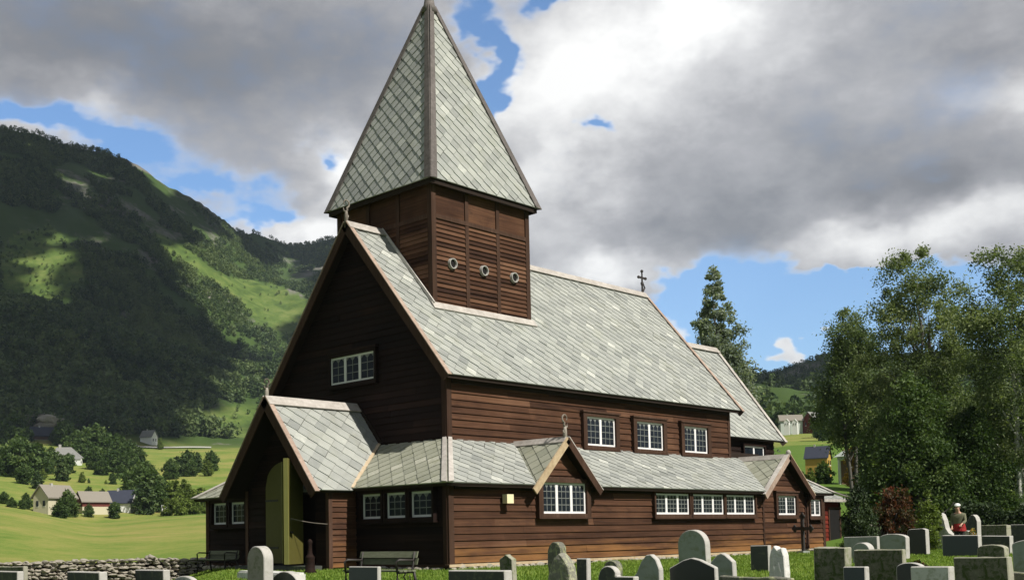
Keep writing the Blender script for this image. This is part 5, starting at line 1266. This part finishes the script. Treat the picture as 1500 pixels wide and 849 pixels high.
flowers(1342, 822, 24, .55, .32, 'red', 'red-brown flowering plant on the grass behind the black arched gravestone')
flowers(119, 838, 14.6, .35, .80, 'red', 'dark red flowers rising behind the flat stone below the middle of the wall')
flowers(1425, 775, 38, .4, .9, 'h_white' if False else 'yellow', 'small pale flowers between the curved dark stone and the broad blue-grey one')

# ---------------------------------------------------------------- the visitor among the graves
M['skin'] = simple('skin', (.48, .29, .21), .6, .05); M['cap'] = simple('white_cap_cloth', (.80, .80, .78), .8, .03); M['jacket'] = simple('grey_olive_cloth', (.16, .16, .10), .9, .15)
M['skirt'] = simple('red_cloth', (.28, .02, .02), .85, .15); M['hair'] = simple('dark_hair', (.03, .02, .015), .6, .2); M['shoe'] = simple('dark_shoe', (.03, .028, .025), .6, .1)
def skinned(name, verts, edges, m, parent, sub=2):
    me = bpy.data.meshes.new(name); me.from_pydata([v[0] for v in verts], edges, []); o = link(name, me, parent)
    md = o.modifiers.new('skin', 'SKIN'); md.use_smooth_shade = True
    for i, sv in enumerate(me.skin_vertices[0].data): sv.radius = (verts[i][1],)*2 if isinstance(verts[i][1], float) else verts[i][1]; sv.use_root = (i == 0)
    s2 = o.modifiers.new('sub', 'SUBSURF'); s2.levels = s2.render_levels = sub
    dg = bpy.context.evaluated_depsgraph_get(); new = bpy.data.meshes.new_from_object(o.evaluated_get(dg)); o.modifiers.clear(); o.data = new
    new.materials.clear(); new.materials.append(m); new.polygons.foreach_set('use_smooth', [True]*len(new.polygons)); return o
def person():
    P = at(1405, 770, 40); P.z = gz(P.x, P.y); yaw = math.atan2(CY-P.y, CX-P.x)+math.pi/2
    e = empty('person', P, 'person in white cap, olive jacket and red hip wrap standing behind a blue-grey gravestone', 'person', None, yaw-.25)
    # facing local -Y, head bent down to the grave, right hand reaching forward
    V = [((0, 0, .93), (.155, .115)), ((0, -.01, 1.08), (.135, .10)), ((0, -.03, 1.25), (.16, .11)), ((0, -.05, 1.38), (.13, .095)), ((0, -.08, 1.47), (.055, .055)), ((0, -.12, 1.55), (.075, .085)), ((0, -.13, 1.66), (.072, .085))]
    E_ = [(i, i+1) for i in range(6)]
    def add(base, pts):
        prev = base
        for p, r in pts: V.append((p, r)); E_.append((prev, len(V)-1)); prev = len(V)-1
        return prev
    for s in (-1, 1):
        add(0, [((s*.10, .0, .84), .085), ((s*.105, -.02, .48), .058), ((s*.105, .02, .26), .052), ((s*.105, .02, .08), .038), ((s*.11, -.12, .035), .034)])
        if s < 0: w = add(3, [((s*.19, -.04, 1.36), .055), ((s*.23, -.02, 1.10), .042), ((s*.20, -.17, .92), .030), ((s*.19, -.22, .88), .026)])
        else: w = add(3, [((s*.19, -.04, 1.36), .055), ((s*.24, -.12, 1.12), .042), ((s*.17, -.32, 1.02), .030), ((s*.16, -.38, .99), .026)])
        hx, hy, hz = V[w][0]
        for q in range(4): o = (q-1.5)*.02; add(w, [((hx+o, hy-.04, hz-.02), .009), ((hx+o, hy-.065-.006*(q in (1, 2)), hz-.045), .008), ((hx+o*.9, hy-.06, hz-.075), .007)])
        add(w, [((hx-s*.035, hy-.02, hz-.01), .010), ((hx-s*.045, hy-.045, hz-.03), .008)])
    b = skinned('body', V, E_, M['skin'], e)
    mb = MB(); mb.blob((0, -.215, 1.60), (.013, .022, .02), 2, 0); 
    for s in (-1, 1): mb.blob((s*.078, -.125, 1.605), (.012, .02, .03), 2, 0)
    obj('face', mb, M['skin'], e, True); mb = MB()
    for s in (-1, 1): mb.blob((s*.032, -.205, 1.635), (.012, .008, .008), 1, 0)
    mb.blob((0, -.205, 1.555), (.024, .008, .006), 1, 0); obj('eyes_and_mouth', mb, M['hair'], e, True)
    mb = MB(); mb.blob((0, -.09, 1.62), (.087, .085, .10), 2, .06, 3); obj('hair', mb, M['hair'], e, True)
    mb = MB(); mb.blob((0, -.115, 1.70), (.108, .118, .075), 2, .04, 5); mb.blob((0, -.21, 1.675), (.085, .085, .014), 2, 0); obj('cap', mb, M['cap'], e, True)
    J = [((0, 0, .96), (.22, .17)), ((0, -.01, 1.10), (.21, .16)), ((0, -.03, 1.25), (.22, .155)), ((0, -.05, 1.38), (.15, .115)), ((0, -.075, 1.45), (.075, .075))]; JE = [(i, i+1) for i in range(4)]
    for s in (-1, 1):
        pts = [((s*.20, -.04, 1.36), .07), ((s*.235, -.02, 1.10), .056), ((s*.20, -.15, .94), .044)] if s < 0 else [((s*.20, -.04, 1.36), .07), ((s*.245, -.12, 1.12), .056), ((s*.18, -.29, 1.035), .044)]
        prev = 3
        for p in pts: J.append(p); JE.append((prev, len(J)-1)); prev = len(J)-1
    skinned('jacket', J, JE, M['jacket'], e)
    mb = MB(); n_ = 20; pr = [(1.06, .19, .15), (.98, .21, .165), (.86, .22, .18), (.79, .225, .19), (.77, .225, .19)]
    for i in range(len(pr)-1):
        for j in range(n_):
            f = lambda k_, jj: (pr[k_][1]*math.cos(6.2832*jj/n_)*(1+.05*math.sin(5*6.2832*jj/n_)*(k_ > 1)), pr[k_][2]*math.sin(6.2832*jj/n_)*(1+.05*math.sin(5*6.2832*jj/n_)*(k_ > 1)), pr[k_][0])
            mb.face([f(i+1, j), f(i+1, j+1), f(i, j+1), f(i, j)], 0, .5)
    obj('hip_scarf', mb, M['skirt'], e, True)
    T_ = [((0, 0, .95), (.15, .12))]; TE = []
    for s in (-1, 1):
        prev = 0
        for q_ in [((s*.10, .0, .82), .10), ((s*.105, -.02, .48), .078), ((s*.105, .02, .26), .072), ((s*.105, .02, .10), .066)]: T_.append(q_); TE.append((prev, len(T_)-1)); prev = len(T_)-1
    skinned('trousers', T_, TE, M['shoe'], e)
    for s in (-1, 1):
        mb = MB(); mb.blob((s*.11, -.08, .045), (.05, .13, .05), 2, 0); obj('shoe', mb, M['shoe'], e, True)
person()

# ---------------------------------------------------------------- grass
def grass():
    rng = np.random.default_rng(8); n = 330000
    px = rng.uniform(-40, 1540, n); s = 12+38*rng.uniform(0, 1, n)**1.1
    b = np.interp(px, np.linspace(-60, 1560, 200), np.array([bearing(x) for x in np.linspace(-60, 1560, 200)])); X, Y = CX+s*np.cos(b), CY+s*np.sin(b)
    keep = ~((X > -.1) & (X < 26.5) & (Y > -.05) & (Y < 12.1)) & ~((X > -2.25) & (X < 0) & (Y > 4.25) & (Y < 7.75)); X, Y, s = X[keep], Y[keep], s[keep]; n = len(X)
    Z = ground_z(X, Y); tall = np.array([mnoise.noise(Vector((x*.5, y*.5, 0))) for x, y in zip(X, Y)])
    h = (.035+.03*np.clip(tall+.2, 0, 1))*rng.uniform(.6, 1.5, n)*(1+.012*s); a = rng.uniform(0, 6.28, n); w = .010*(1+.05*s)
    lx, ly = rng.normal(0, .4, (2, n))*h
    V = np.stack([np.stack([X-np.cos(a)*w, Y-np.sin(a)*w, Z-.01], 1), np.stack([X+np.cos(a)*w, Y+np.sin(a)*w, Z-.01], 1), np.stack([X+lx, Y+ly, Z+h], 1)], 1).reshape(-1, 3)
    o = link('grass', np_mesh('grass', V, np.arange(3*n).reshape(-1, 3), [M['grass']], np.clip(rng.normal(.5, .2, n)+.25*tall, 0, 1))); tag(o, 'short green churchyard grass between the graves', 'grass', None, 'stuff')
grass()

# ---------------------------------------------------------------- valley air
def haze():
    mb = MB(); mb.box((-4800, -4800, -4), (4800, 4800, 660), 0, .5); m = bpy.data.materials.new('valley_air'); m.use_nodes = True; n = m.node_tree.nodes; n.clear()
    o = n.new('ShaderNodeOutputMaterial'); v = n.new('ShaderNodeVolumePrincipled'); v.inputs['Color'].default_value = (.62, .76, .95, 1); v.inputs['Density'].default_value = HAZE; v.inputs['Anisotropy'].default_value = .2
    m.node_tree.links.new(v.outputs[0], o.inputs['Volume']); tag(obj('haze', mb, m), 'thin pale air filling the valley', None, None, 'stuff')
HAZE = .00010
haze()
